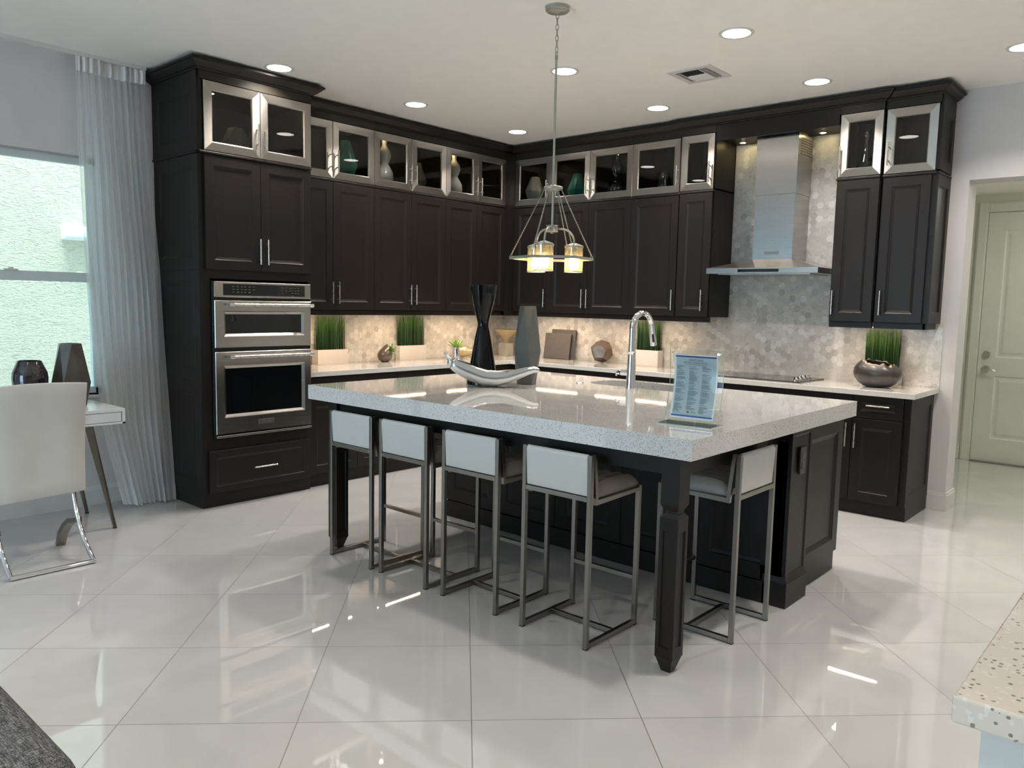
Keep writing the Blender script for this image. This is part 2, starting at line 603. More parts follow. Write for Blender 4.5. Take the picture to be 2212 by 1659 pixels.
M['soil'] = principled('dark_soil', (0.02, 0.015, 0.01), 0.9, noise_amt=0.4, noise_scale=60)
M['succ'] = principled('succulent_green', (0.26, 0.42, 0.10), 0.5, noise_amt=0.2)
M['succ_dark'] = principled('fresh_leaf_green', (0.14, 0.32, 0.05), 0.5, noise_amt=0.3, noise_scale=40)
M['black_plastic'] = principled('black_plastic', (0.012, 0.012, 0.014), 0.3)
M['white_plastic'] = principled('white_plastic', (0.72, 0.70, 0.66), 0.35)
M['paper'] = principled('printed_paper', (0.47, 0.53, 0.58), 0.6, noise_amt=0.01)
M['paper_white'] = principled('white_paper', (0.82, 0.84, 0.85), 0.6, noise_amt=0.01)
M['ink'] = principled('grey_ink', (0.12, 0.15, 0.20), 0.6)
M['blue'] = principled('blue_ink', (0.015, 0.10, 0.42), 0.5)
M['navy'] = principled('navy_ink', (0.02, 0.05, 0.24), 0.5)
M['rubber'] = principled('black_rubber', (0.02, 0.02, 0.02), 0.7)
M['lens'] = emission('downlight_lens', (1.0, 0.91, 0.82), 12.0)
M['hall_lens'] = emission('hall_light_lens', (0.98, 1.0, 0.84), 70, True)
M['strip'] = emission('warm_strip', (1.0, 0.74, 0.50), 8)
M['puck'] = emission('warm_puck', (1.0, 0.74, 0.36), 8)
M['hoodpuck'] = emission('warm_soffit_bulb', (1.0, 0.75, 0.32), 70, True)
M['bulb'] = emission('warm_bulb', (1.0, 0.78, 0.42), 42, True)
M['weave'] = weave_mat()
M['sheer'] = sheer_mat()
M['hem'] = principled('curtain_hem', (0.72, 0.72, 0.72), 0.9)


def grass_mat():
    m, t = mat('grass_blades')
    N = NT(t)
    out = N.n('ShaderNodeOutputMaterial')
    p = N.n('ShaderNodeBsdfPrincipled')
    p.inputs['Roughness'].default_value = 0.45
    tc = N.n('ShaderNodeTexCoord')
    sp = N.n('ShaderNodeSeparateXYZ')
    N.l(tc.outputs['Generated'], sp.inputs[0])
    nz = N.n('ShaderNodeTexNoise')
    nz.inputs['Scale'].default_value = 60
    N.l(tc.outputs['Generated'], nz.inputs['Vector'])
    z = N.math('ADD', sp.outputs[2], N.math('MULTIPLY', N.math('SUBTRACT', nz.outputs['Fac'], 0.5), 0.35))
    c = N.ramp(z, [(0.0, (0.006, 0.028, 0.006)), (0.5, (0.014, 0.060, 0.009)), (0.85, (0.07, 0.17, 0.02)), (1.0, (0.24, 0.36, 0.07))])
    N.l(c, p.inputs['Base Color'])
    N.l(p.outputs[0], out.inputs[0])
    return m


def shade_mat():
    """Speckled mercury glass of the pendant shades."""
    m, t = mat('mercury_glass')
    N = NT(t)
    out = N.n('ShaderNodeOutputMaterial')
    tc = N.n('ShaderNodeTexCoord')
    nz = N.n('ShaderNodeTexNoise')
    nz.inputs['Scale'].default_value = 120
    nz.inputs['Detail'].default_value = 6
    N.l(tc.outputs['Object'], nz.inputs['Vector'])
    sp = N.n('ShaderNodeSeparateXYZ')
    N.l(tc.outputs['Generated'], sp.inputs[0])
    tr = N.n('ShaderNodeBsdfTransparent')
    tr.inputs[0].default_value = (1.0, 0.90, 0.72, 1)
    tl = N.n('ShaderNodeBsdfTranslucent')
    tl.inputs[0].default_value = (0.48, 0.37, 0.22, 1)
    gl = N.n('ShaderNodeBsdfGlossy')
    gl.inputs[0].default_value = (0.50, 0.48, 0.40, 1)
    gl.inputs['Roughness'].default_value = 0.15
    sp2 = N.ramp(nz.outputs['Fac'], [(0.52, (0, 0, 0)), (0.6, (1, 1, 1))])
    m1 = N.n('ShaderNodeMixShader')
    m1.inputs[0].default_value = 0.32
    N.l(tr.outputs[0], m1.inputs[1])
    N.l(tl.outputs[0], m1.inputs[2])
    f = N.math('ADD', N.math('MULTIPLY', sp.outputs[2], 0.62), N.math('MULTIPLY', sp2, 0.30), clamp=True)
    m2 = N.n('ShaderNodeMixShader')
    N.l(f, m2.inputs[0])
    N.l(m1.outputs[0], m2.inputs[1])
    N.l(gl.outputs[0], m2.inputs[2])
    N.l(m2.outputs[0], out.inputs[0])
    return m


M['grass'] = grass_mat()
M['shade'] = shade_mat()


# ------------------------------------------------------------------ mesh helpers
class MB:
    """Collects shapes into one bmesh (world or local coordinates)."""
    def __init__(s):
        s.b = bmesh.new()

    def face(s, pts):
        vs = [s.b.verts.new(p) for p in pts]
        try:
            s.b.faces.new(vs)
        except ValueError:
            pass
        return s

    def box(s, x0, x1, y0, y1, z0, z1):
        x0, x1 = min(x0, x1), max(x0, x1)
        y0, y1 = min(y0, y1), max(y0, y1)
        z0, z1 = min(z0, z1), max(z0, z1)
        v = [s.b.verts.new(p) for p in ((x0, y0, z0), (x1, y0, z0), (x1, y1, z0), (x0, y1, z0), (x0, y0, z1), (x1, y0, z1), (x1, y1, z1), (x0, y1, z1))]
        for f in ((3, 2, 1, 0), (4, 5, 6, 7), (0, 1, 5, 4), (1, 2, 6, 5), (2, 3, 7, 6), (3, 0, 4, 7)):
            s.b.faces.new([v[i] for i in f])
        return s

    def hexa(s, bot, top):
        """Solid between two polygons with the same number of corners (bottom counter-clockwise from above)."""
        n = len(bot)
        a = [s.b.verts.new(p) for p in bot]
        c = [s.b.verts.new(p) for p in top]
        s.b.faces.new(list(reversed(a)))
        s.b.faces.new(c)
        for i in range(n):
            j = (i + 1) % n
            s.b.faces.new((a[i], a[j], c[j], c[i]))
        return s

    def prism(s, pts, axis, a, b):
        """Polygon (2D pts) extruded along axis from a to b."""
        def P(p, t):
            return {'x': (t, p[0], p[1]), 'y': (p[0], t, p[1]), 'z': (p[0], p[1], t)}[axis]
        lo = [s.b.verts.new(P(p, a)) for p in pts]
        hi = [s.b.verts.new(P(p, b)) for p in pts]
        n = len(pts)
        s.b.faces.new(lo)
        s.b.faces.new(list(reversed(hi)))
        for i in range(n):
            j = (i + 1) % n
            s.b.faces.new((lo[j], lo[i], hi[i], hi[j]))
        return s

    def lathe(s, prof, c=(0, 0), seg=40, z=0.0, sx=1.0, sy=1.0, close=True, open_top=False):
        rings = []
        for r, h in prof:
            rings.append([s.b.verts.new((c[0] + sx * r * math.cos(2 * math.pi * i / seg), c[1] + sy * r * math.sin(2 * math.pi * i / seg), z + h)) for i in range(seg)])
        for a, b in zip(rings, rings[1:]):
            for i in range(seg):
                j = (i + 1) % seg
                s.b.faces.new((a[i], a[j], b[j], b[i]))
        if close:
            s.b.faces.new(list(reversed(rings[0])))
            if not open_top:
                s.b.faces.new(rings[-1])
        return s

    def cyl(s, p, q, r, seg=16, r1=None, caps=True):
        return s.tube([p, q], [r, r if r1 is None else r1], seg, caps)

    def tube(s, pts, rad, seg=12, caps=True, closed=False, flat=None):
        """Sweep a circle along pts; rad: number or list; flat: (w, h) box section instead."""
        pts = [Vector(p) for p in pts]
        n = len(pts)
        if not isinstance(rad, (list, tuple)):
            rad = [rad] * n
        rings = []
        pn = None
        for i in range(n):
            if closed:
                t = pts[(i + 1) % n] - pts[i - 1]
            else:
                t = pts[min(i + 1, n - 1)] - pts[max(i - 1, 0)]
            t.normalize()
            if pn is None:
                a = Vector((0, 0, 1)) if abs(t.z) < 0.9 else Vector((1, 0, 0))
                nn = (a - t * a.dot(t)).normalized()
            else:
                nn = (pn - t * pn.dot(t)).normalized()
            pn = nn
            bb = t.cross(nn)
            if flat:
                w, h = flat
                cs = [(-w, -h), (w, -h), (w, h), (-w, h)]
                rings.append([s.b.verts.new(pts[i] + bb * cx + nn * cyy) for cx, cyy in cs])
            else:
                rings.append([s.b.verts.new(pts[i] + (nn * math.cos(2 * math.pi * k / seg) + bb * math.sin(2 * math.pi * k / seg)) * rad[i]) for k in range(seg)])
        m = len(rings[0])
        rr = list(zip(rings, rings[1:])) + ([(rings[-1], rings[0])] if closed else [])
        for a, b in rr:
            for k in range(m):
                j = (k + 1) % m
                s.b.faces.new((a[k], a[j], b[j], b[k]))
        if caps and not closed:
            s.b.faces.new(list(reversed(rings[0])))
            s.b.faces.new(rings[-1])
        return s

    def ball(s, c, r, seg=20, rings=12, sc=(1, 1, 1)):
        bmesh.ops.create_uvsphere(s.b, u_segments=seg, v_segments=rings, radius=r, matrix=Matrix.Translation(c) @ Matrix.Diagonal((*sc, 1)))
        return s

    def xf(s, mtx):
        bmesh.ops.transform(s.b, matrix=mtx, verts=s.b.verts)
        return s


def wloc(o):
    v = Vector((0, 0, 0))
    while o is not None:
        v = v + Vector(o.location)
        o = o.parent
    return v


def obj(name, mb, m, parent=None, bevel=0.0, smooth=False, local=False, seg=2, kind=None, norm=True):
    """Link the shapes as ONE mesh object. World coordinates unless local."""
    bm = mb.b
    if norm:
        bmesh.ops.recalc_face_normals(bm, faces=bm.faces)
    me = bpy.data.meshes.new(name)
    o = bpy.data.objects.new(name, me)
    COL.objects.link(o)
    if parent is not None:
        o.parent = parent
        if not local:
            bmesh.ops.translate(bm, vec=-wloc(parent), verts=bm.verts)
    elif not local:
        zs = [v.co.z for v in bm.verts]
        xs = [v.co.x for v in bm.verts]
        ys = [v.co.y for v in bm.verts]
        c = Vector(((min(xs) + max(xs)) / 2, (min(ys) + max(ys)) / 2, min(zs)))
        bmesh.ops.translate(bm, vec=-c, verts=bm.verts)
        o.location = c
    bm.to_mesh(me)
    bm.free()
    if isinstance(m, str):
        m = M[m]
    me.materials.append(m)
    if smooth:
        for p in me.polygons:
            p.use_smooth = True
        if smooth == 'auto':
            me.set_sharp_from_angle(angle=R(35))
    if bevel:
        md = o.modifiers.new('bevel', 'BEVEL')
        md.width = bevel
        md.segments = seg
        md.limit_method = 'ANGLE'
        md.angle_limit = R(40)
        md.harden_normals = False
    if kind:
        o['kind'] = kind
    return o


def tag(o, label, cat, group=None):
    o['label'] = label
    o['category'] = cat
    if group:
        o['group'] = group
    return o


def thing(name, label, cat, loc=(0, 0, 0), rz=0.0, group=None):
    o = bpy.data.objects.new(name, None)
    o.empty_display_size = 0.1
    COL.objects.link(o)
    o.location = loc
    o.rotation_euler = (0, 0, rz)
    return tag(o, label, cat, group)


def copy_tree(o, parent=None):
    c = o.copy()
    COL.objects.link(c)
    c.parent = parent
    for ch in list(o.children):
        copy_tree(ch, c)
    return c


def struct(name, mb, m, **kw):
    return obj(name, mb, m, kind='structure', **kw)


def text_mesh(name, body, size, m, parent, mtx, extrude=0.0004, label=None):
    cu = bpy.data.curves.new(name, 'FONT')
    cu.body = body
    cu.size = size
    cu.align_x = 'CENTER'
    cu.align_y = 'CENTER'
    cu.extrude = extrude
    cu.resolution_u = 3
    t = bpy.data.objects.new(name, cu)
    COL.objects.link(t)
    dg = bpy.context.evaluated_depsgraph_get()
    me = bpy.data.meshes.new_from_object(t.evaluated_get(dg))
    bpy.data.objects.remove(t)
    me.transform(mtx)
    me.transform(Matrix.Translation(-wloc(parent)))
    me.materials.clear()
    me.materials.append(M[m])
    o = bpy.data.objects.new(name, me)
    COL.objects.link(o)
    o.parent = parent
    if label:
        o['label'] = label
    return o


# frames of a wall: maps (a along the wall, d out of the wall, z) to world
class Wall:
    def __init__(s, side):
        s.side = side

    def p(s, a, d, z):
        return (d, a, z) if s.side == 'A' else (a, -d, z)

    def box(s, mb, a0, a1, d0, d1, z0, z1):
        p, q = s.p(a0, d0, z0), s.p(a1, d1, z1)
        return mb.box(p[0], q[0], p[1], q[1], p[2], q[2])

    def text_rot(s):
        # text plane facing out of the wall, reading left to right seen from the room
        if s.side == 'A':     # faces +x; right of the reader is +y
            return Matrix(((0, 0, 1, 0), (1, 0, 0, 0), (0, 1, 0, 0), (0, 0, 0, 1)))
        return Matrix(((1, 0, 0, 0), (0, 0, -1, 0), (0, 1, 0, 0), (0, 0, 0, 1)))


WA, WB = Wall('A'), Wall('B')

# ------------------------------------------------------------------ room shell
XR, YB, HALLY = 9.0, -11.0, 2.45
YE = -12.0
mb = MB().box(-0.3, XR + 0.2, YB - 0.2, 3.2, -0.12, 0.0)
struct('floor', mb, 'floor', norm=True)
mb = MB().box(-0.2, XR + 0.2, YB - 0.2, 0.0, H, H + 0.15)
struct('ceiling', mb, 'ceiling')
mb = MB().box(2.9, 6.5, 0.231, 3.2, 2.62, 2.78)
struct('ceiling_hall', mb, 'ceiling')

# left wall (plane x = 0) with two window openings
WY0, WY1 = -6.70, -4.20
WY2, WY3 = -10.5, -7.9
mb = MB()
T = 0.18
mb.box(-T, 0, WY1, 0.0, 0, H)
mb.box(-T, 0, WY0, WY1, 0, WZ0)
mb.box(-T, 0, WY0, WY1, WZ1, H)
mb.box(-T, 0, YB - T, WY0, 0, H)
struct('wall_left', mb, 'wall')
# back wall (plane y = 0) with the opening to the hall
OX0, OX1, OZ = 4.42, 5.95, 2.415
mb = MB()
mb.box(0, OX0, 0, 0.23, 0, H)
mb.box(OX0, OX1, 0, 0.23, OZ, H)
mb.box(OX1, XR, 0, 0.23, 0, H)
struct('wall_back', mb, 'wall')
# hall beyond the opening
mb = MB().box(3.0, 6.4, HALLY, HALLY + 0.15, 0, 2.62)
struct('wall_hall_far', mb, 'hallwall')
mb = MB().box(2.9, 3.0, 0.23, HALLY, 0, 2.62)
mb.box(6.4, 6.5, 0.23, HALLY + 0.15, 0, 2.62)
struct('wall_hall_side', mb, 'hallwall')
# right wall and the wall behind the camera (wide glazed opening)
struct('wall_right', MB().box(XR, XR + T, YB - T, 0, 0, H), 'wall')
mb = MB()
mb.box(-T, 1.5, YB - T, YB, 0, H)
mb.box(4.0, XR, YB - T, YB, 0, H)
mb.box(1.5, 4.0, YB - T, YB, 2.5, H)
struct('wall_rear', mb, 'wall')

# baseboards
def base_profile(d):
    return [(0, 0), (d, 0), (d, 0.105), (d * 0.55, 0.125), (0, 0.135)]
mb = MB().prism([(x, z) for x, z in base_profile(0.016)], 'y', -7.9, -3.85)
struct('baseboard_left', mb, 'trim')
mb = MB()
mb.box(4.30, OX0 + 0.016, -0.016, 0.0, 0, 0.115)
mb.box(OX0, OX0 + 0.016, 0.0, 0.246, 0, 0.115)
mb.box(4.30, OX0 + 0.010, -0.010, 0.0, 0.115, 0.135)
mb.box(OX0, OX0 + 0.010, 0.0, 0.240, 0.115, 0.135)
struct('baseboard_back', mb, 'trim', bevel=0.002)
mb = MB()
mb.box(3.0, 4.0, HALLY - 0.014, HALLY, 0, 0.135)
mb.box(5.2, 6.4, HALLY - 0.014, HALLY, 0, 0.135)
struct('baseboard_hall', mb, 'hallwall', bevel=0.003)

# ------------------------------------------------------------------ hall door
DX0, DX1, DZ1 = 4.10, 4.99, 2.44
mb = MB()
for a0, a1, z0, z1 in ((DX0 - 0.095, DX0 - 0.005, 0, DZ1 + 0.095), (DX1 + 0.005, DX1 + 0.095, 0, DZ1 + 0.095), (DX0 - 0.005, DX1 + 0.005, DZ1 + 0.005, DZ1 + 0.095)):
    mb.box(a0, a1, HALLY - 0.022, HALLY, z0, z1)
    mb.box(a0 + 0.012, a1 - 0.012, HALLY - 0.030, HALLY - 0.022, z0, z1 - (0.012 if z0 else 0))
struct('trim_1', mb, 'doorpaint', bevel=0.003)


def rings_panel(mb, P, a0, a1, z0, z1, rings, fill=True):
    """Nested rectangles (inset, depth) bridged into a panelled face."""
    prev = None
    for ins, d in rings:
        lp = [mb.b.verts.new(P(a, d, z)) for a, z in ((a0 + ins, z0 + ins), (a1 - ins, z0 + ins), (a1 - ins, z1 - ins), (a0 + ins, z1 - ins))]
        if prev:
            for i in range(4):
                j = (i + 1) % 4
                mb.b.faces.new((prev[i], prev[j], lp[j], lp[i]))
        prev = lp
    if fill:
        mb.b.faces.new(prev)


def slab_with_panels(mb, P, a0, a1, z0, z1, d0, d1, panels, prof):
    """Slab between depths d0 and d1 whose face has recessed panels [(a0,a1,z0,z1)] stacked in one column."""
    bnd = [z0]
    for p in panels:
        bnd += [p[2], p[3]]
    bnd.append(z1)
    pa0, pa1 = panels[0][0], panels[0][1]

    def q(aa, bb, cc, dd, d):
        mb.face([P(aa, d, cc), P(bb, d, cc), P(bb, d, dd), P(aa, d, dd)])
    q(a0, pa0, z0, z1, d1)
    q(pa1, a1, z0, z1, d1)
    for i in range(0, len(bnd), 2):
        q(pa0, pa1, bnd[i], bnd[i + 1], d1)
    for p in panels:
        rings_panel(mb, P, p[0], p[1], p[2], p[3], [(i, d1 + dd) for i, dd in prof])
    for s_ in ((a0, z0, a1, z0), (a1, z0, a1, z1), (a1, z1, a0, z1), (a0, z1, a0, z0)):
        mb.face([P(s_[0], d0, s_[1]), P(s_[2], d0, s_[3]), P(s_[2], d1, s_[3]), P(s_[0], d1, s_[1])])
    q(a0, a1, z0, z1, d0)
    bmesh.ops.remove_doubles(mb.b, verts=mb.b.verts, dist=0.0002)


PH = lambda a, d, z: (a, HALLY - d, z)
mb = MB()
slab_with_panels(mb, PH, DX0, DX1, 0.012, DZ1, 0.0, 0.012,
                 [(DX0 + 0.15, DX1 - 0.15, 0.24, 0.86), (DX0 + 0.15, DX1 - 0.15, 1.04, DZ1 - 0.17)],
                 [(0, 0), (0.012, -0.008), (0.03, -0.008), (0.055, -0.002)])
door = struct('door_1', mb, 'doorpaint')
mb = MB().box(DX0, DX1, HALLY - 0.055, HALLY - 0.012, 0.0, 0.012)
obj('threshold', mb, 'steel_frame', door, bevel=0.003)
mb = MB()
mb.cyl((DX0 + 0.07, HALLY - 0.012, 0.925), (DX0 + 0.07, HALLY - 0.022, 0.925), 0.034, 28)
mb.cyl((DX0 + 0.07, HALLY - 0.022, 0.925), (DX0 + 0.07, HALLY - 0.062, 0.925), 0.012, 16)
mb.tube([(DX0 + 0.065, HALLY - 0.062, 0.925), (DX0 + 0.10, HALLY - 0.062, 0.927), (DX0 + 0.14, HALLY - 0.064, 0.921), (DX0 + 0.165, HALLY - 0.060, 0.910)], [0.010, 0.009, 0.007, 0.004], 12)
obj('lever_handle', mb, 'nickel', door, smooth='auto')
mb = MB()
mb.cyl((DX0 + 0.07, HALLY - 0.012, 1.065), (DX0 + 0.07, HALLY - 0.026, 1.065), 0.033, 28)
mb.cyl((DX0 + 0.07, HALLY - 0.026, 1.065), (DX0 + 0.07, HALLY - 0.030, 1.065), 0.016, 20)
obj('deadbolt', mb, 'nickel', door, smooth='auto')

# hall ceiling light (outside the frame, it lights the hall)
t = thing('hall_ceiling_light', 'flush round ceiling light in the hall beyond the opening', 'ceiling light', (5.3, 1.3, 2.60))
obj('rim', MB().lathe([(0.17, 0), (0.17, 0.02)], (5.3, 1.3), z=2.60), 'trim', t)
obj('lens', MB().lathe([(0.05, -0.03), (0.15, -0.012), (0.155, 0.0)], (5.3, 1.3), z=2.60), 'hall_lens', t, smooth=True)

# ------------------------------------------------------------------ window in the left wall
fr = MB()
XO0, XO1 = -0.155, -0.085
fr.box(XO0, XO1, WY0, WY0 + 0.05, WZ0, WZ1)
fr.box(XO0, XO1, WY1 - 0.05, WY1, WZ0, WZ1)
fr.box(XO0, XO1, WY0, WY1, WZ1 - 0.045, WZ1)
fr.box(XO0, XO1, WY0, WY1, WZ0, WZ0 + 0.045)
win = struct('window_1', fr, 'winframe', bevel=0.004)
MID = 1.595
obj('meeting_rail', MB().box(-0.140, -0.075, WY0 + 0.05, WY1 - 0.05, MID - 0.038, MID + 0.026), 'winframe', win, bevel=0.004)
lk = MB().box(-0.072, -0.052, -4.79, -4.71, MID + 0.026, MID + 0.036)
lk.cyl((-0.062, -4.75, MID + 0.036), (-0.062, -4.75, MID + 0.046), 0.014, 16)
obj('sash_lock', lk, 'white_plastic', win, bevel=0.002)
obj('upper_pane', MB().box(-0.128, -0.124, WY0 + 0.05, WY1 - 0.05, MID, WZ1 - 0.045), 'winglass', win)
obj('lower_pane', MB().box(-0.106, -0.102, WY0 + 0.05, WY1 - 0.05, WZ0 + 0.045, MID), 'winglass', win)
struct('trim_2', MB().box(-0.16, 0.035, WY0 - 0.03, WY1 + 0.03, WZ0 - 0.022, WZ0), 'trim', bevel=0.004)

# rear sliding doors (behind the camera, daylight only)
fr = MB()
for x in (1.5, 2.72, 3.94):
    fr.box(x, x + 0.06, YB - 0.14, YB - 0.07, 0, 2.5)
fr.box(1.5, 4.0, YB - 0.14, YB - 0.07, 2.44, 2.5)
fr.box(1.5, 4.0, YB - 0.14, YB - 0.07, 0, 0.05)
struct('window_2', fr, 'winframe')

# ------------------------------------------------------------------ outside: neighbour's stucco wall, ground
nb = obj('neighbour_wall', MB().box(-2.6, -2.35, -13.0, 3.0, -0.12, 6.5), 'stucco')
tag(nb, 'pale rough stucco wall of the house next door, seen through the window', 'wall')
lg = obj('stucco_ledge', MB().prism([(-2.36, 1.98), (-2.20, 2.00), (-2.20, 2.06), (-2.36, 2.12)], 'y', -3.66, -2.2), 'white_ext', bevel=0.01)
tag(lg, 'white sloping ledge on the stucco wall outside the window', 'ledge')
struct('wall_added_sky_block', MB().box(-0.18, -0.02, YB, 0.2, H + 0.15, 6.3), 'wall')  # unseen upper wall, added to cut the skylight on the neighbour's stucco
struct('ground_outside', MB().box(-6, -0.3, -16, 3, -0.25, -0.14), 'trim')
struct('ground_rear', MB().box(-0.3, 9.5, -18, YB - 0.2, -0.25, -0.14), 'trim')

# ------------------------------------------------------------------ handles and doors
def bar_handle(P, a, z0, z1, d, parent, horiz=False, name='handle', L=None):
    """Slim bar pull. Vertical: at a between z0 and z1; horizontal: between a=(a0,a1) at z0."""
    mb = MB()
    if horiz:
        a0, a1 = a
        mb.cyl(P(a0, d + 0.030, z0), P(a1, d + 0.030, z0), 0.0058, 12)
        for q in (a0 + 0.025, a1 - 0.025):
            mb.cyl(P(q, d, z0), P(q, d + 0.030, z0), 0.0045, 10)
    else:
        mb.cyl(P(a, d + 0.030, z0), P(a, d + 0.030, z1), 0.0058, 12)
        for q in (z0 + 0.035, z1 - 0.035):
            mb.cyl(P(a, d, q), P(a, d + 0.030, q), 0.0045, 10)
    return obj(name, mb, 'nickel', parent, smooth='auto')


SHAKER = [(0.0, 0.0), (0.002, 0.001), (0.064, 0.001), (0.070, -0.004), (0.086, -0.009)]
SHAKER_S = [(0.0, 0.0), (0.002, 0.001), (0.046, 0.001), (0.051, -0.004), (0.064, -0.008)]


def wood_door(P, a0, a1, z0, z1, d0, d1, parent, name='door', small=False, g=0.0016):
    mb = MB()
    a0, a1, z0, z1 = a0 + g, a1 - g, z0 + g, z1 - g
    prof = SHAKER_S if small else SHAKER
    rings_panel(mb, P, a0, a1, z0, z1, [(0, d0), (0, d1 - 0.001)] + [(i, d1 - 0.001 + dd) for i, dd in prof[1:]])
    mb.face([P(a0, d0, z0), P(a0, d0, z1), P(a1, d0, z1), P(a1, d0, z0)])
    bmesh.ops.remove_doubles(mb.b, verts=mb.b.verts, dist=0.00005)
    return obj(name, mb, 'wood', parent)


def glass_door(P, a0, a1, z0, z1, d0, d1, parent, g=0.0016, w=0.062):
    mb = MB()
    a0, a1, z0, z1 = a0 + g, a1 - g, z0 + g, z1 - g
    rings_panel(mb, P, a0, a1, z0, z1, [(0, d0), (0, d1 - 0.002), (0.002, d1), (w - 0.006, d1 - 0.001), (w, d1 - 0.005), (w, d0)], fill=False)
    # back of the frame
    o_ = [P(a0, d0, z0), P(a1, d0, z0), P(a1, d0, z1), P(a0, d0, z1)]
    i_ = [P(a0 + w, d0, z0 + w), P(a1 - w, d0, z0 + w), P(a1 - w, d0, z1 - w), P(a0 + w, d0, z1 - w)]
    for k in range(4):
        j = (k + 1) % 4
        mb.face([o_[k], o_[j], i_[j], i_[k]])
    bmesh.ops.remove_doubles(mb.b, verts=mb.b.verts, dist=0.00005)
    fr = obj('glass_door', mb, 'steel_frame', parent)
    fr.data.materials.append(M['steel_frame_v_sheen'])
    zc, hw = (z0 + z1) / 2, (a1 - a0) / 2
    ac = (a0 + a1) / 2
    ai = 1 if P(1, 0, 0)[1] == 1 else 0
    off = wloc(fr)
    for pl in fr.data.polygons:
        c = pl.center + off
        if (hw - abs(c[ai] - ac)) < ((z1 - z0) / 2 - abs(c.z - zc)):
            pl.material_index = 1
    gm = MB()
    dm = (d0 + d1) / 2 - 0.002
    gm.face([P(a0 + w - 0.003, dm, z0 + w - 0.003), P(a1 - w + 0.003, dm, z0 + w - 0.003), P(a1 - w + 0.003, dm, z1 - w + 0.003), P(a0 + w - 0.003, dm, z1 - w + 0.003)])
    obj('glass_pane', gm, 'cabglass', fr)
    return fr


UD, UD2 = 0.361, 0.388
ZL0, ZL, ZM0, ZM, ZG1, ZF = 1.344, 1.388, 2.424, 2.446, 2.904, 2.962


def hollow(P, mb, a0, a1, z0, z1, d0, d1, th=0.018, top=None):
    """Open-fronted box."""
    def bx(x0, x1, y0, y1, zz0, zz1):
        p, q = P(x0, y0, zz0), P(x1, y1, zz1)
        mb.box(p[0], q[0], p[1], q[1], p[2], q[2])
    bx(a0, a1, d0, d0 + 0.01, z0, z1)
    bx(a0, a0 + th, d0, d1, z0, z1)
    bx(a1 - th, a1, d0, d1, z0, z1)
    bx(a0, a1, d0, d1, z0, z0 + 0.012)
    bx(a0, a1, d0, d1, (top or z1) - th, z1)


def glass_cabinet(W, a0, a1, doors, dd, label, group, pucks=True, side=None):
    """Stacked cabinet with framed glass doors and small lamps under its top."""
    P = W.p
    am = (a0 + a1) / 2
    t = thing('glass_front_cabinet', label, 'cabinet', P(am, dd / 2, ZM), group=group)
    mb = MB()
    hollow(P, mb, a0 + 0.0005, a1 - 0.0005, ZM, ZF, 0.012, dd - 0.021, top=ZG1 + 0.01)
    p, q = P(a0 + 0.0005, dd - 0.021, ZG1 + 0.002), P(a1 - 0.0005, dd - 0.001, ZF)
    mb.box(p[0], q[0], p[1], q[1], p[2], q[2])
    obj('carcass', mb, 'wood_in', t)
    for (b0, b1, ha) in doors:
        f = glass_door(P, b0, b1, ZM + 0.001, ZG1, dd - 0.020, dd, t)
        if ha is not None:
            bar_handle(P, ha, 2.505, 2.672, dd, f)
        if pucks:
            c = (b0 + b1) / 2
            pm = MB()
            x, y, z = P(c, dd * 0.62, ZG1 - 0.010)
            pm.lathe([(0.030, 0), (0.030, 0.002)], (x, y), seg=20, z=z)
            pk = obj('puck_light', pm, 'nickel', t)
            pl = MB()
            pl.lathe([(0.012, -0.003), (0.018, -0.0005)], (x, y), seg=20, z=z)
            obj('bulb', pl, 'puck', pk)
            area_light('puck_glow', Vector((x, y, z - 0.004)) - wloc(t), (0, 0, 0), 0.036, 0, 32, (1.0, 0.74, 0.36), t, 'DISK')
    return t


def wall_cabinet(W, a0, a1, doors, dd, label, group, rail=(0, 0)):
    P = W.p
    t = thing('wall_cabinet', label, 'cabinet', P((a0 + a1) / 2, dd / 2, ZL0), group=group)
    mb = MB()
    W.box(mb, a0 + 0.0005, a1 - 0.0005, 0.012, dd - 0.021, ZL, ZM - 0.0005)
    obj('carcass', mb, 'wood', t)
    mb = MB()
    W.box(mb, a0, a1, 0.012 if rail[1] else dd - 0.05, dd - 0.028, ZL0, ZL) if False else W.box(mb, a0, a1, dd - 0.050, dd - 0.028, ZL0, ZL)
    obj('light_rail', mb, 'wood', t, bevel=0.003)
    mb = MB()
    W.box(mb, a0, a1, dd - 0.021, dd + 0.006, ZM0 + 0.002, ZM - 0.0015)
    obj('bead_molding', mb, 'wood', t, bevel=0.005, seg=3)
    for (b0, b1, ha) in doors:
        f = wood_door(P, b0, b1, ZL + 0.001, ZM0, dd - 0.020, dd, t)
        bar_handle(P, ha, 1.440, 1.618, dd, f)
    return t


A = [-2.964, -2.542, -2.117, -1.696, -1.273, -0.855, -0.443]
gA = 'glass-front cabinets along the wall beside the ovens'
wA = 'tall dark wall cabinets beside the ovens'
nmA = ['next to the tall oven cabinet', 'middle one between ovens and room corner', 'nearest the room corner']
inA = ['with a teal vase inside', 'with a white gourd vase and a sage vase inside', 'with a white gourd vase and a small wire stand inside']
for k in range(3):
    a0, am, a1 = A[2 * k], A[2 * k + 1], A[2 * k + 2]
    wall_cabinet(WA, a0, a1, [(a0, am, am - 0.021), (am, a1, am + 0.042)], UD, 'tall two-door dark wood wall cabinet, ' + nmA[k], wA)
    glass_cabinet(WA, a0, a1, [(a0, am, am - 0.025), (am, a1, am + 0.035)], UD, 'glass-front cabinet ' + inA[k], gA)

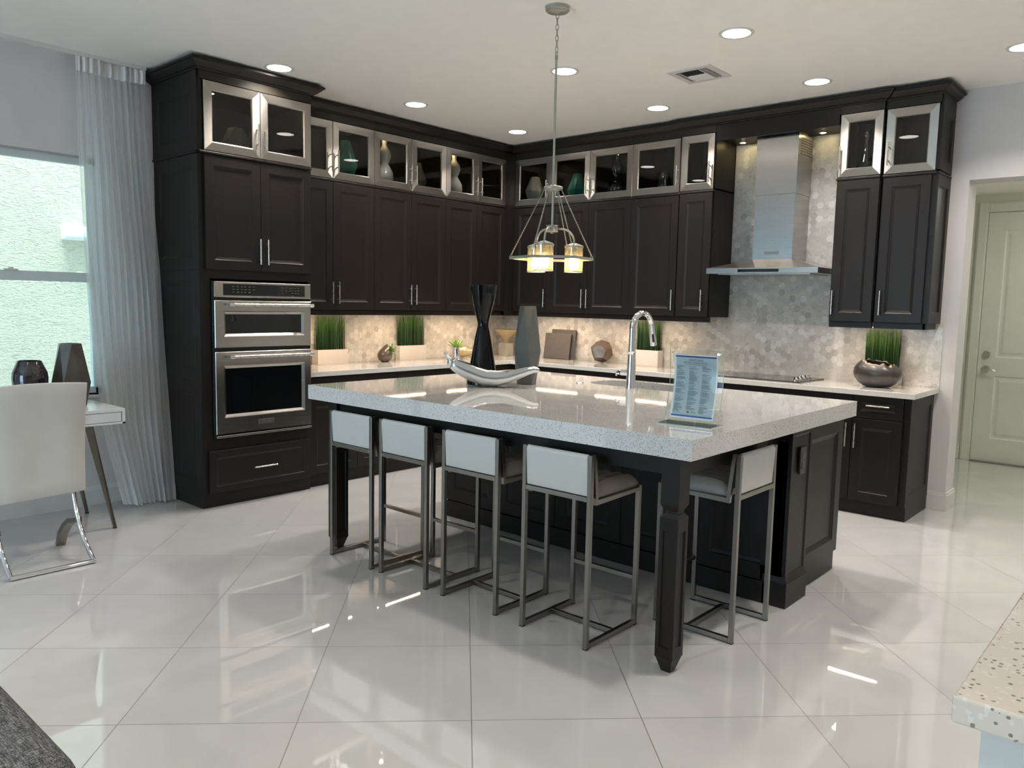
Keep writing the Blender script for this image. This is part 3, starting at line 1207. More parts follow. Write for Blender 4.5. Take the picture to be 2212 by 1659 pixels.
B = [0.409, 0.872, 1.335, 1.806, 2.287, 2.309, 2.617]
gB = 'glass-front cabinets between the room corner and the hood'
wB = 'tall dark wall cabinets between the room corner and the hood'
wall_cabinet(WB, B[0], B[1], [(B[0], B[1], 0.831)], UD, 'narrow single-door dark wall cabinet just right of the room corner', wB)
wall_cabinet(WB, B[1], B[3], [(B[1], B[2], 1.296), (B[2], B[3], 1.353)], UD, 'two-door dark wall cabinet behind the hanging pendant light', wB)
wall_cabinet(WB, B[3], B[4] + 0.01, [(B[3], B[4], 2.265)], UD, 'single-door dark wall cabinet behind the chrome faucet', wB)
glass_cabinet(WB, B[0], B[2], [(B[0], B[1], 0.833), (B[1], B[2], 1.316)], UD, 'glass-front cabinet holding a bone faceted vase and a teal vase', gB)
glass_cabinet(WB, B[2], B[3], [(B[2], B[3], 1.378)], UD, 'glass-front cabinet holding a clear gourd-shaped glass vase', gB)
glass_cabinet(WB, B[3], B[4] + 0.01, [(B[3], B[4], 2.268)], UD, 'glass-front cabinet holding a lidded clear glass jar', gB)
# section flanking the hood, a little deeper
c5 = wall_cabinet(WB, B[4] + 0.012, 2.625, [(B[5], B[6], 2.562)], UD2, 'narrow dark wall cabinet touching the hood from the faucet side', wB)
glass_cabinet(WB, B[4] + 0.012, 2.625, [(B[5], B[6], 2.586)], UD2, 'narrow glass-front cabinet with a glass cone, beside the hood', gB)
gR = 'glass-front cabinets right of the hood'
wR = 'tall dark wall cabinets right of the hood'
wall_cabinet(WB, 3.618, 3.931, [(3.627, 3.929, 3.648)], UD2, 'dark wall cabinet directly right of the range hood', wR)
glass_cabinet(WB, 3.618, 3.931, [(3.627, 3.929, 3.641)], UD2, 'glass-front cabinet holding a clear flask, right of the hood', gR)
r1 = wall_cabinet(WB, 3.933, 4.290, [(3.940, 4.262, 3.979)], UD, 'dark wall cabinet at the end of the run, nearest the hall opening', wR)
g1 = glass_cabinet(WB, 3.933, 4.290, [(3.940, 4.281, 3.969)], UD, 'empty glass-front cabinet at the end nearest the hall opening', gR)
for root, z0, z1 in ((r1, ZL, ZM0 + 0.005), (g1, ZM + 0.01, ZF)):
    mb = MB()
    PX = lambda a, d, z: (4.290 + d, a, z)
    slab_with_panels(mb, PX, -0.340, -0.004, z0, z1, 0.0, 0.012, [(-0.275, -0.065, z0 + 0.075, z1 - (0.075 if z1 < 2.9 else 0.125))], [(0, 0), (0.006, -0.004), (0.012, -0.010)])
    obj('end_panel', mb, 'wood', root)
mb = MB()
mb.box(4.275, 4.31, -0.345, -0.02, ZM0 + 0.004, ZM - 0.001)
obj('bead_molding', mb, 'wood', r1, bevel=0.005)
mb = MB()
mb.box(4.262, 4.284, -0.333, -0.05, ZL0, ZL)
obj('light_rail', mb, 'wood', r1, bevel=0.003)

# corner filler where the two runs meet
mb = MB()
mb.box(0.012, 0.409 - 0.0005, -0.443 + 0.0005, -0.012, ZL0, ZF)
mb.box(0.012, 0.355, -0.4425, -0.40, ZL0, ZF)
cf = obj('corner_filler_cabinet', mb, 'wood')
tag(cf, 'dark wood blind corner cabinet where the two cabinet runs meet', 'cabinet')
del cf


# ------------------------------------------------------------------ crown molding
def crown(name, path, prof, label):
    """Sweep a profile (offset, z) along a polyline; the room lies on the path's right-hand side."""
    pts = [Vector(p) for p in path]
    n = len(pts)

    def off(i, o):
        ds = []
        if i > 0:
            ds.append((pts[i] - pts[i - 1]).normalized())
        if i < n - 1:
            ds.append((pts[i + 1] - pts[i]).normalized())
        ns = [Vector((d.y, -d.x)) for d in ds]
        if len(ns) == 1:
            return pts[i] + ns[0] * o
        s_ = ns[0] + ns[1]
        return pts[i] + s_ * (o / (1 + ns[0].dot(ns[1])))
    mb = MB()
    secs = []
    for i in range(n):
        secs.append([mb.b.verts.new((*off(i, o), z)) for o, z in prof])
    m = len(prof)
    for a, b in zip(secs, secs[1:]):
        for k in range(m):
            j = (k + 1) % m
            mb.b.faces.new((a[k], a[j], b[j], b[k]))
    mb.b.faces.new(list(reversed(secs[0])))
    mb.b.faces.new(secs[-1])
    o = obj(name, mb, 'wood')
    tag(o, label, 'molding')


CP = [(-0.010, 2.9625), (0.006, 2.9625), (0.010, 2.970), (0.022, 2.975), (0.034, 2.984), (0.046, 2.994), (0.060, 3.008), (0.070, 3.012), (0.070, 3.024), (0.060, 3.032), (-0.010, 3.040)]
crown('crown_molding', [(0.004, -3.842), (0.685, -3.842), (0.685, -2.962), (0.435, -2.962)], CP, 'deep crown molding stepping forward around the tall oven cabinet')
crown('crown_molding', [(0.361, -2.955), (0.361, -0.361), (2.300, -0.361), (2.300, -0.388), (3.935, -0.388), (3.935, -0.361), (4.292, -0.361), (4.292, -0.004)], CP, 'long dark crown molding running round the room corner and over the hood')

# valance and soffit over the hood
t = thing('hood_valance', 'dark wood valance bridging the two cabinets above the hood chimney', 'valance', (3.12, -0.2, 2.83))
obj('front_board', MB().box(2.6255, 3.6175, -0.387, -0.366, 2.831, 2.962), 'wood', t, bevel=0.002)
obj('soffit_board', MB().box(2.6255, 3.6175, -0.366, -0.012, 2.852, 2.872), 'wood', t)
for x in (2.735, 3.40):
    o = obj('soffit_light', MB().lathe([(0.028, 0), (0.032, -0.004), (0.032, 0.0)], (x, -0.12), z=2.8515, seg=24), 'nickel', t)
    obj('bulb', MB().lathe([(0.004, -0.008), (0.018, -0.0055), (0.021, -0.004)], (x, -0.12), z=2.852, seg=20), 'hoodpuck', o)

# ------------------------------------------------------------------ tall oven cabinet
TY0, TY1, TD = -3.842, -2.966, 0.655
PT = WA.p
t = thing('oven_cabinet', 'tall dark wood cabinet holding the wall ovens beside the curtain', 'cabinet', (0.33, (TY0 + TY1) / 2, 0))
mb = MB()
mb.box(0.002, TD, TY0 + 0.012, TY1, 1.60, ZM - 0.001)
mb.box(0.002, TD, TY0 + 0.012, TY0 + 0.075, 0.10, 1.60)
mb.box(0.002, TD, TY1 - 0.018, TY1, 0.10, 1.60)
mb.box(0.002, TD, TY0 + 0.075, TY1 - 0.018, 0.10, 0.49)
mb.box(0.002, 0.03, TY0 + 0.075, TY1 - 0.018, 0.49, 1.60)
obj('carcass', mb, 'wood', t)
obj('base_skirt', MB().box(0.002, 0.643, TY0, TY1 - 0.001, 0.0, 0.10), 'wood', t, bevel=0.003)
PS = lambda a, d, z: (a, TY0 + 0.012 - d, z)
for z0, z1 in ((0.101, 0.886), (0.888, 1.652), (1.654, 2.423)):
    mb = MB()
    slab_with_panels(mb, PS, 0.02, TD, z0, z1, 0.0, 0.012, [(0.10, TD - 0.085, z0 + 0.085, z1 - 0.085)], [(0, 0), (0.006, -0.004), (0.020, -0.009)])
    obj('side_panel', mb, 'wood', t)
for (b0, b1, ha) in ((-3.804, -3.386, -3.406), (-3.386, -2.968, -3.345)):
    f = wood_door(PT, b0, b1, 1.660, ZM0, TD, TD + 0.022, t)
    bar_handle(PT, ha, 1.708, 1.888, TD + 0.022, f)
f = wood_door(PT, -3.804, -2.985, 0.103, 0.405, TD, TD + 0.020, t, name='drawer', small=True)
bar_handle(PT, (-3.474, -3.289), 0.252, 0, TD + 0.020, f, horiz=True)
mb = MB()
mb.box(TD - 0.01, TD + 0.030, TY0 - 0.006, TY1, ZM0 + 0.002, ZM - 0.0015)
mb.box(0.004, TD + 0.030, TY0 - 0.006, TY0 + 0.012, ZM0 + 0.002, ZM - 0.0015)
obj('bead_molding', mb, 'wood', t, bevel=0.005)
# glass-front box on top
t = thing('glass_front_cabinet', 'deep two-door glass-front cabinet on top of the oven cabinet', 'cabinet', (0.33, (TY0 + TY1) / 2, ZM))
mb = MB()
hollow(PT, mb, TY0 + 0.012, TY1, ZM, ZF, 0.012, TD + 0.005, top=ZG1 + 0.01)
mb.box(TD + 0.005, TD + 0.029, TY0 + 0.012, TY1, ZG1 + 0.002, ZF)
mb.box(TD - 0.02, TD + 0.008, TY0 + 0.012, -3.806, ZM, ZG1 + 0.002)
obj('carcass', mb, 'wood_in', t)
mb = MB()
slab_with_panels(mb, PS, 0.01, TD + 0.005, ZM, ZF, 0.0, 0.012, [(0.10, TD - 0.085, ZM + 0.085, ZF - 0.14)], [(0, 0), (0.006, -0.004), (0.020, -0.009)])
obj('side_panel', mb, 'wood', t)
for (b0, b1, ha) in ((-3.804, -3.386, -3.414), (-3.386, -2.968, -3.352)):
    f = glass_door(PT, b0, b1, ZM + 0.001, ZG1, TD + 0.008, TD + 0.028, t)
    bar_handle(PT, ha, 2.505, 2.676, TD + 0.028, f)
    c = (b0 + b1) / 2
    pk = obj('puck_light', MB().lathe([(0.030, 0), (0.030, 0.002)], (0.40, c), seg=20, z=ZG1 - 0.010), 'nickel', t)
    obj('bulb', MB().lathe([(0.012, -0.003), (0.018, -0.0005)], (0.40, c), seg=20, z=ZG1 - 0.010), 'puck', pk)
    area_light('puck_glow', Vector((0.40, c, ZG1 - 0.014)) - wloc(t), (0, 0, 0), 0.036, 0, 32, (1.0, 0.74, 0.36), t, 'DISK')

# ------------------------------------------------------------------ wall ovens
OY0, OY1 = -3.760, -2.990
ox = 0.700
t = thing('wall_oven', 'stainless steel built-in microwave and oven stack with black glass', 'oven', (0.35, (OY0 + OY1) / 2, 0.495))
obj('housing', MB().box(0.06, TD + 0.003, OY0, OY1, 0.497, 1.583), 'black_plastic', t)


def steel_front(y0, y1, z0, z1, wins, parent, name):
    """Steel front with one recessed window."""
    mb = MB()
    P = WA.p
    w = wins
    rings_panel(mb, P, y0, y1, z0, z1, [(0, TD + 0.003), (0, ox - 0.004), (0.004, ox)], fill=False)
    d = ox
    mb.face([P(y0 + .004, d, z0 + .004), P(w[0], d, z0 + .004), P(w[0], d, z1 - .004), P(y0 + .004, d, z1 - .004)])
    mb.face([P(w[1], d, z0 + .004), P(y1 - .004, d, z0 + .004), P(y1 - .004, d, z1 - .004), P(w[1], d, z1 - .004)])
    mb.face([P(w[0], d, z0 + .004), P(w[1], d, z0 + .004), P(w[1], d, w[2]), P(w[0], d, w[2])])
    mb.face([P(w[0], d, w[3]), P(w[1], d, w[3]), P(w[1], d, z1 - .004), P(w[0], d, z1 - .004)])
    rings_panel(mb, P, w[0], w[1], w[2], w[3], [(0, d), (0.006, d - 0.002), (0.022, d - 0.016)], fill=False)
    bmesh.ops.remove_doubles(mb.b, verts=mb.b.verts, dist=0.0002)
    o = obj(name, mb, 'steel', parent)
    g = MB()
    g.box(d - 0.022, d - 0.0155, w[0] + 0.018, w[1] - 0.018, w[2] + 0.018, w[3] - 0.018)
    obj('window_glass', g, 'black_glass', o)
    return o


def tube_handle(y0, y1, z, parent):
    mb = MB()
    x = ox + 0.042
    mb.cyl((x, y0, z), (x, y1, z), 0.0115, 18)
    o = obj('handle', mb, 'nickel', parent, smooth='auto')
    e = MB()
    for y, s_ in ((y0, 1), (y1, -1)):
        e.cyl((x, y - 0.012 * s_, z), (x, y + 0.022 * s_, z), 0.0145, 18)
        e.box(ox - 0.001, x, y - 0.003, y + 0.013, z - 0.011, z + 0.011)
    obj('handle_ends', e, 'chrome', o, smooth='auto')


cp = obj('control_panel', MB().box(TD + 0.003, ox, OY0, OY1, 1.472, 1.582), 'steel', t, bevel=0.005)
obj('touch_display', MB().box(ox - 0.001, ox + 0.002, -3.695, -3.045, 1.487, 1.566), 'black_glass', cp)
mk = MB()
rr = random.Random(3)
for grp, n in (((-3.62, -3.555), 9), ((-3.53, -3.465), 8), ((-3.235, -3.17), 7), ((-3.15, -3.10), 10)):
    for k in range(n):
        y = grp[0] + (k % 3) * (grp[1] - grp[0]) / 2
        z = 1.548 - (k // 3) * 0.019
        mk.box(ox + 0.002, ox + 0.0025, y - 0.008, y + rr.uniform(0.002, 0.010), z - 0.002, z + 0.002)
obj('button_marks', mk, 'steel_frame', cp)
mw = steel_front(OY0, OY1, 1.124, 1.452, (-3.695, -3.045, 1.200, 1.378), t, 'microwave_door')
tube_handle(-3.665, -3.010, 1.424, mw)
od = steel_front(OY0, OY1, 0.520, 1.097, (-3.700, -3.045, 0.634, 1.000), t, 'oven_door')
tube_handle(-3.665, -3.010, 1.062, od)
bd = obj('badge', MB().box(ox, ox + 0.003, -3.437, -3.305, 0.566, 0.600), 'steel_frame', od, bevel=0.001)
text_mesh('badge_lettering', 'KitchenAid', 0.0235, 'ink', bd, Matrix.Translation((ox + 0.0032, -3.371, 0.583)) @ WA.text_rot())
obj('bottom_trim', MB().box(TD, ox + 0.006, OY0, OY1, 0.496, 0.511), 'steel', t, bevel=0.003)

# ------------------------------------------------------------------ base cabinets
def base_cabinet(W, a0, a1, label, group, n=2, dd=0.600, drawer=True, handles=None, dh=None, da=None):
    P = W.p
    t = thing('base_cabinet', label, 'cabinet', P((a0 + a1) / 2, dd / 2, 0), group=group)
    mb = MB()
    W.box(mb, a0 + 0.0005, a1 - 0.0005, 0.012, dd - 0.021, 0.10, 0.874)
    obj('carcass', mb, 'wood', t)
    mb = MB()
    W.box(mb, a0, a1, 0.05, dd - 0.030, 0.0, 0.10)
    obj('toe_kick', mb, 'wood', t)
    d0, d1 = dd - 0.020, dd
    b0, b1 = da or (a0, a1)
    zt = 0.868
    if drawer:
        f = wood_door(P, b0, b1, 0.708, zt, d0, d1, t, 'drawer', small=True)
        hm = dh or ((b0 + b1) / 2 - 0.08, (b0 + b1) / 2 + 0.08)
        bar_handle(P, hm, 0.802 if dh else 0.79, 0, d1, f, horiz=True)
        zt = 0.704
    w = (b1 - b0) / n
    for k in range(n):
        c0, c1 = b0 + k * w, b0 + (k + 1) * w
        f = wood_door(P, c0, c1, 0.103, zt, d0, d1, t)
        ha = handles[k] if handles else (c1 - 0.03 if k == 0 else c0 + 0.03)
        bar_handle(P, ha, 0.490, 0.665, d1, f)
    return t


DA = 0.63
gAb = 'base cabinets under the left counter'
base_cabinet(WA, -2.964, -2.502, 'dark base cabinet right beside the wall ovens', gAb, 1, DA)
base_cabinet(WA, -2.502, -2.078, 'dark base cabinet second from the ovens, under the first grass planter', gAb, 1, DA)
base_cabinet(WA, -2.078, -1.651, 'dark base cabinet under the small round pot on the left counter', gAb, 1, DA)
base_cabinet(WA, -1.651, -0.640, 'dark base cabinet nearest the corner under the left counter', gAb, 2, DA)
gBb = 'base cabinets under the back counter'
base_cabinet(WB, 0.64, 1.229, 'dark base cabinet nearest the corner under the back counter', gBb, 1)
base_cabinet(WB, 1.229, 1.681, 'dark base cabinet under the faceted metal ornament', gBb, 1)
base_cabinet(WB, 1.681, 2.150, 'dark base cabinet under the grass planter behind the faucet', gBb, 1)
base_cabinet(WB, 2.150, 3.565, 'wide dark base cabinet under the black cooktop', gBb, 2)
base_cabinet(WB, 3.565, 3.912, 'narrow dark base cabinet just right of the cooktop', gBb, 1, handles=[3.880], da=(3.565, 3.912))
e = base_cabinet(WB, 3.912, 4.290, 'end base cabinet with drawer below the round dark vase', gBb, 1, handles=[3.942], dh=(4.009, 4.167), da=(3.914, 4.252))
mb = MB()
PX = lambda a, d, z: (4.290 - 0.012 + d, a, z)
slab_with_panels(mb, PX, -0.598, -0.02, 0.10, 0.874, 0.012, 0.024, [(-0.53, -0.075, 0.18, 0.80)], [(0, 0), (0.006, -0.004), (0.016, -0.009)])
obj('end_panel', mb, 'wood', e)
obj('end_skirt', MB().box(4.29, 4.301, -0.572, -0.04, 0.0, 0.0995), 'wood', e)
mb = MB().box(0.012, 0.64 - 0.001, -0.64 + 0.001, -0.012, 0.0, 0.874)
tag(obj('corner_base_cabinet', mb, 'wood'), 'dark base cabinet filling the room corner below the counter', 'cabinet')

# quartz worktop, L-shaped
mb = MB()
mb.prism([(0.009, -2.964), (0.655, -2.964), (0.655, -0.65), (4.331, -0.65), (4.331, -0.009), (0.009, -0.009)], 'z', 0.8745, 0.914)
tag(obj('worktop', mb, 'quartz2', bevel=0.003), 'pale quartz worktop running in an L along both walls', 'worktop')

# hexagon mosaic backsplash
mb = MB()
mb.box(0.0005, 0.008, -2.964, -0.008, 0.9145, ZL + 0.02)
tag(obj('backsplash', mb, 'hexA'), 'marble hexagon mosaic behind the two grass planters, left wall', 'backsplash')
mb = MB()
mb.box(0.0005, 2.60, -0.008, -0.0005, 0.9145, ZL + 0.02)
mb.box(2.60, 3.64, -0.008, -0.0005, 0.9145, 2.852)
mb.box(3.64, 4.327, -0.008, -0.0005, 0.9145, ZL + 0.0)
tag(obj('backsplash', mb, 'hexB'), 'marble hexagon mosaic on the back wall, rising behind the hood', 'backsplash')

# warm strips under the wall cabinets
def strip(W, a0, a1, dd, label):
    P = W.p
    t = thing('strip_light', label, 'strip light', P((a0 + a1) / 2, dd, 1.37), group='strip lights under the wall cabinets')
    mb = MB()
    W.box(mb, a0, a1, dd - 0.018, dd + 0.018, 1.3505, ZL)
    obj('housing', mb, 'white_plastic', t)
    mb = MB()
    W.box(mb, a0 + 0.01, a1 - 0.01, dd - 0.011, dd + 0.011, 1.3470, 1.3500)
    obj('diffuser', mb, 'strip', t)
    q = Vector(P((a0 + a1) / 2, dd, 1.3465)) - wloc(t)
    lx, ly = (0.022, a1 - a0 - 0.02) if W.side == 'A' else (a1 - a0 - 0.02, 0.022)
    area_light('strip_glow', q, (0, 0, 0), lx, ly, 70, (1.0, 0.70, 0.44), t)


strip(WA, -2.80, -2.28, 0.268, 'warm strip light under the cabinet nearest the ovens')
strip(WA, -2.00, -1.42, 0.268, 'warm strip light under the middle cabinet of the left wall')
strip(WA, -1.15, -0.58, 0.268, 'warm strip light left of the room corner')
strip(WB, 0.55, 1.20, 0.268, 'warm strip light right of the room corner')
strip(WB, 1.40, 1.78, 0.268, 'warm strip light above the faceted ornament')
strip(WB, 1.86, 2.20, 0.268, 'warm strip light above the grass planter behind the faucet')
strip(WB, 3.72, 4.12, 0.268, 'warm strip light above the dark round vase')

# ------------------------------------------------------------------ range hood
t = thing('range_hood', 'stainless steel chimney range hood on the back wall', 'range hood', (3.106, -0.25, 1.745))
HX0, HX1, HD = 2.648, 3.565, 0.50
obj('front_band', MB().box(HX0, HX1, -HD, -0.009, 1.746, 1.790), 'steel', t, bevel=0.002)
mb = MB()
cx0, cx1, cyf = 2.952, 3.280, -0.30
mb.hexa([(HX0 + 0.002, -HD + 0.002, 1.790), (HX1 - 0.002, -HD + 0.002, 1.790), (HX1 - 0.002, -0.009, 1.790), (HX0 + 0.002, -0.009, 1.790)],
        [(cx0, cyf, 1.868), (cx1, cyf, 1.868), (cx1, -0.009, 1.868), (cx0, -0.009, 1.868)])
obj('canopy', mb, 'steel', t)
obj('lower_chimney', MB().box(cx0, cx1, cyf, -0.009, 1.868, 2.375), 'chimney', t, bevel=0.001)
up_ = obj('upper_chimney', MB().box(cx0 - 0.006, cx1 + 0.006, cyf - 0.006, -0.009, 2.375, 2.851), 'chimney', t, bevel=0.001)
mb = MB()
for i in range(7):
    for j in range(9):
        y = -0.255 + j * 0.026
        z = 2.80 - i * 0.020
        mb.box(cx1 + 0.0055, cx1 + 0.0068, y, y + 0.012, z, z + 0.010)
obj('vent_slots', mb, 'black_plastic', up_)
obj('control_strip', MB().box(2.925, 3.262, -HD - 0.002, -HD + 0.001, 1.757, 1.780), 'black_glass', t)
bd = obj('badge', MB().box(3.055, 3.168, cyf - 0.003, cyf, 1.905, 1.933), 'steel_frame', t, bevel=0.001)
text_mesh('badge_lettering', 'KitchenAid', 0.0205, 'ink', bd, Matrix.Translation((3.1115, cyf - 0.0032, 1.919)) @ WB.text_rot())
obj('filter', MB().box(HX0 + 0.08, HX1 - 0.08, -HD + 0.06, -0.06, 1.740, 1.747), 'steel', t)

# cooktop
t = thing('cooktop', 'black glass electric cooktop with a row of chrome knobs', 'cooktop', (3.10, -0.30, 0.9142))
mb = MB().box(2.66, 3.505, -0.555, -0.065, 0.9142, 0.9225)
obj('glass_plate', mb, 'cooktop', t, bevel=0.002)
for k in range(5):
    y = -0.455 + k * 0.072
    kb = MB()
    kb.lathe([(0.021, 0.0), (0.021, 0.006), (0.016, 0.009), (0.0165, 0.024), (0.014, 0.027)], (3.425, y), seg=24, z=0.9225)
    kb.box(3.421, 3.429, y - 0.0165, y + 0.0165, 0.9225, 0.953)
    obj('knob', kb, 'chrome', t, smooth='auto')
mb = MB()
for cx, cyy, r in ((2.86, -0.42, 0.095), (2.86, -0.19, 0.075), (3.20, -0.19, 0.10), (3.20, -0.43, 0.075)):
    mb.tube([(cx + r * math.cos(a), cyy + r * math.sin(a), 0.9226) for a in [2 * math.pi * i / 40 for i in range(40)]], 0.0006, 4, closed=True)
obj('burner_rings', mb, 'steel_frame', t)


# outlets
def outlet(name, W, a, z, label, w=0.072, h=0.118, m='white_plastic', group='white wall outlets on the backsplash', base=0.008):
    P = W.p
    t = thing(name, label, 'outlet', P(a, base, z - h / 2), group=group)
    mb = MB()
    W.box(mb, a - w / 2, a + w / 2, base, base + 0.006, z - h / 2, z + h / 2)
    obj('cover_plate', mb, m, t, bevel=0.002)
    mb = MB()
    W.box(mb, a - 0.017, a + 0.017, base + 0.006, base + 0.008, z - 0.034, z + 0.034)
    ins = obj('socket', mb, m, t, bevel=0.001)
    mb = MB()
    for dz in (-0.018, 0.018):
        for da in (-0.006, 0.006):
            W.box(mb, a + da - 0.001, a + da + 0.001, base + 0.0078, base + 0.0084, z + dz - 0.005, z + dz + 0.005)
    obj('slots', mb, 'black_plastic', ins)


outlet('wall_outlet', WA, -2.500, 1.145, 'white outlet on the tiles beside the ovens')
outlet('wall_outlet', WA, -0.262, 1.090, 'white outlet near the corner behind the gold vase')
outlet('wall_outlet', WB, 1.968, 1.148, 'white outlet on the tiles right of the faucet')

# ------------------------------------------------------------------ island
IX0, IX1, IY0, IY1, IZ, IZB = 1.866, 4.366, -3.806, -1.950, 0.974, 0.892
isl = thing('kitchen_island', 'large dark wood kitchen island with thick speckled quartz top', 'kitchen island', (3.116, -2.88, 0))
SX0, SX1, SY0, SY1 = 2.80, 3.56, -2.375, -2.035


def rrect(x0, x1, y0, y1, r, n=8, rl=None):
    out = []
    for (cx, cyy, a0, rr_) in ((x1, y0, -90, r), (x1, y1, 0, r), (x0, y1, 90, rl or r), (x0, y0, 180, rl or r)):
        sx = -1 if cx == x1 else 1
        sy = 1 if cyy == y0 else -1
        for k in range(n + 1):
            a = R(a0 + 90 * k / n)
            out.append((cx + sx * rr_ + rr_ * math.cos(a), cyy + sy * rr_ + rr_ * math.sin(a)))
    return out


bm = bmesh.new()
outer = [(IX0, IY0), (IX1, IY0), (IX1, IY1), (IX0, IY1)]
inner = rrect(SX0, SX1, SY0, SY1, 0.06, 8, 0.13)
es = []
for loop in (outer, inner):
    vs = [bm.verts.new((x, y, IZ)) for x, y in loop]
    for i in range(len(vs)):
        es.append(bm.edges.new((vs[i], vs[(i + 1) % len(vs)])))
bmesh.ops.triangle_fill(bm, edges=es, use_beauty=True)
ret = bmesh.ops.extrude_face_region(bm, geom=list(bm.faces))
bmesh.ops.translate(bm, vec=(0, 0, IZB - IZ), verts=[v for v in ret['geom'] if isinstance(v, bmesh.types.BMVert)])
w_ = MB()
w_.b.free()
w_.b = bm
obj('countertop', w_, 'quartz', isl)

BX0, BX1, BY0, BY1 = 1.925, 4.335, -2.735, -1.985
mb = MB()
mb.box(BX0 + 0.02, BX1 - 0.040, BY0 + 0.02, BY1, 0.10, IZB - 0.24)
mb.box(BX0 + 0.02, SX0 - 0.03, BY0 + 0.02, BY1, IZB - 0.24, IZB - 0.0005)
mb.box(SX1 + 0.03, BX1 - 0.040, BY0 + 0.02, BY1, IZB - 0.24, IZB - 0.0005)
mb.box(SX0 - 0.03, SX1 + 0.03, BY0 + 0.02, SY0 - 0.03, IZB - 0.24, IZB - 0.0005)
mb.box(SX0 - 0.03, SX1 + 0.03, SY1 + 0.03, BY1, IZB - 0.24, IZB - 0.0005)
mb.box(BX0 + 0.05, BX1 - 0.058, BY0 + 0.05, -1.945, 0.0, 0.10)
obj('body', mb, 'wood', isl)
PI_ = lambda a, d, z: (a, BY0 + 0.02 - d, z)
for k in range(5):
    c = 2.167 + 0.477 * k
    mb = MB()
    rings_panel(mb, PI_, c - 0.237, c + 0.237, 0.115, IZB - 0.06, [(0, 0), (0, 0.018), (0.002, 0.020), (0.080, 0.020), (0.086, 0.015), (0.102, 0.010)])
    obj('front_panel', mb, 'wood', isl)
obj('front_skirt', MB().box(BX0, 4.24, BY0 - 0.006, BY0 + 0.05, 0.0, 0.110), 'wood', isl, bevel=0.004)
# right side: pilaster with its plinth, raised side panel, toe board
mb = MB()
PR = lambda a, d, z: (BX1 - 0.04 + d, a, z)
slab_with_panels(mb, PR, -2.735, -2.490, 0.155, IZB - 0.001, 0.0, 0.034, [(-2.700, -2.505, 0.158, IZB - 0.03)], [(0, 0), (0.004, -0.003), (0.010, -0.006)])
mb.box(4.20, BX1 - 0.0405, BY0, BY0 + 0.02, 0.12, IZB - 0.001)
obj('pilaster', mb, 'wood', isl)
mb = MB()
mb.box(4.215, BX1 + 0.004, -2.741, -2.478, 0.0, 0.125)
mb.hexa([(4.215, -2.741, 0.125), (BX1 + 0.004, -2.741, 0.125), (BX1 + 0.004, -2.478, 0.125), (4.215, -2.478, 0.125)],
        [(4.215, -2.735, 0.155), (BX1 - 0.008, -2.735, 0.155), (BX1 - 0.008, -2.490, 0.155), (4.215, -2.490, 0.155)])
obj('pilaster_plinth', mb, 'wood', isl, bevel=0.002)
mb = MB()
slab_with_panels(mb, PR, -2.478, -1.982, 0.128, IZB - 0.001, 0.0, 0.018, [(-2.440, -2.055, 0.200, IZB - 0.085)], [(0, 0), (0.008, -0.005), (0.026, -0.012)])
obj('side_panel', mb, 'wood', isl)
mb = MB().box(4.24, 4.286, -2.478, -1.942, 0.0, 0.118)
obj('side_toe_board', mb, 'wood', isl, bevel=0.002)
# island outlet
ob_ = MB().box(BX1 - 0.006, BX1 + 0.004, -2.650, -2.575, 0.662, 0.797)
op = obj('outlet', ob_, 'black_plastic', isl, bevel=0.003)
op['label'] = 'black outlet cover with two grey sockets'
mb = MB()
for z in (0.705, 0.755):
    mb.box(BX1 + 0.004, BX1 + 0.006, -2.628, -2.597, z - 0.016, z + 0.016)
obj('sockets', mb, 'grey_vase', op, bevel=0.002)
# aprons
mb = MB()
mb.box(1.99, 4.245, -3.700, -3.675, 0.800, IZB - 0.0005)
mb.box(4.235, 4.262, -3.70, -2.742, 0.800, IZB - 0.0005)
mb.box(1.985, 2.012, -3.70, -2.742, 0.800, IZB - 0.0005)
obj('apron', mb, 'wood', isl)


def island_leg(cx, cyy):
    mb = MB()

    def sq(w, z):
        return [(cx - w, cyy - w, z), (cx + w, cyy - w, z), (cx + w, cyy + w, z), (cx - w, cyy + w, z)]

    def seg(w0, z0, w1, z1):
        mb.hexa(sq(w0, z0), sq(w1, z1))
    W_ = 0.041
    seg(W_, 0.690, W_, IZB - 0.0005)
    seg(0.028, 0.668, W_, 0.690)
    seg(0.028, 0.655, 0.028, 0.668)
    seg(W_, 0.640, 0.030, 0.655)
    seg(0.020, 0.0, W_ - 0.002, 0.062)
    # lower block: four faces with sunken panels
    faces = [lambda a, d, z: (cx + a, cyy - d, z), lambda a, d, z: (cx - a, cyy + d, z), lambda a, d, z: (cx + d, cyy + a, z), lambda a, d, z: (cx - d, cyy - a, z)]
    for F in faces:
        d = W_
        b = [(-W_, W_, 0.062, 0.105), (-W_, W_, 0.585, 0.640), (-W_, -W_ + 0.017, 0.105, 0.585), (W_ - 0.017, W_, 0.105, 0.585)]
        for a0, a1, z0, z1 in b:
            mb.face([F(a0, d, z0), F(a1, d, z0), F(a1, d, z1), F(a0, d, z1)])
        rings_panel(mb, F, -W_ + 0.017, W_ - 0.017, 0.105, 0.585, [(0, d), (0.003, d - 0.006)])
    mb.face(sq(W_, 0.062))
    bmesh.ops.remove_doubles(mb.b, verts=mb.b.verts, dist=0.0002)
    return obj('leg', mb, 'wood', isl)


island_leg(4.252, -3.712)
island_leg(1.985, -3.680)

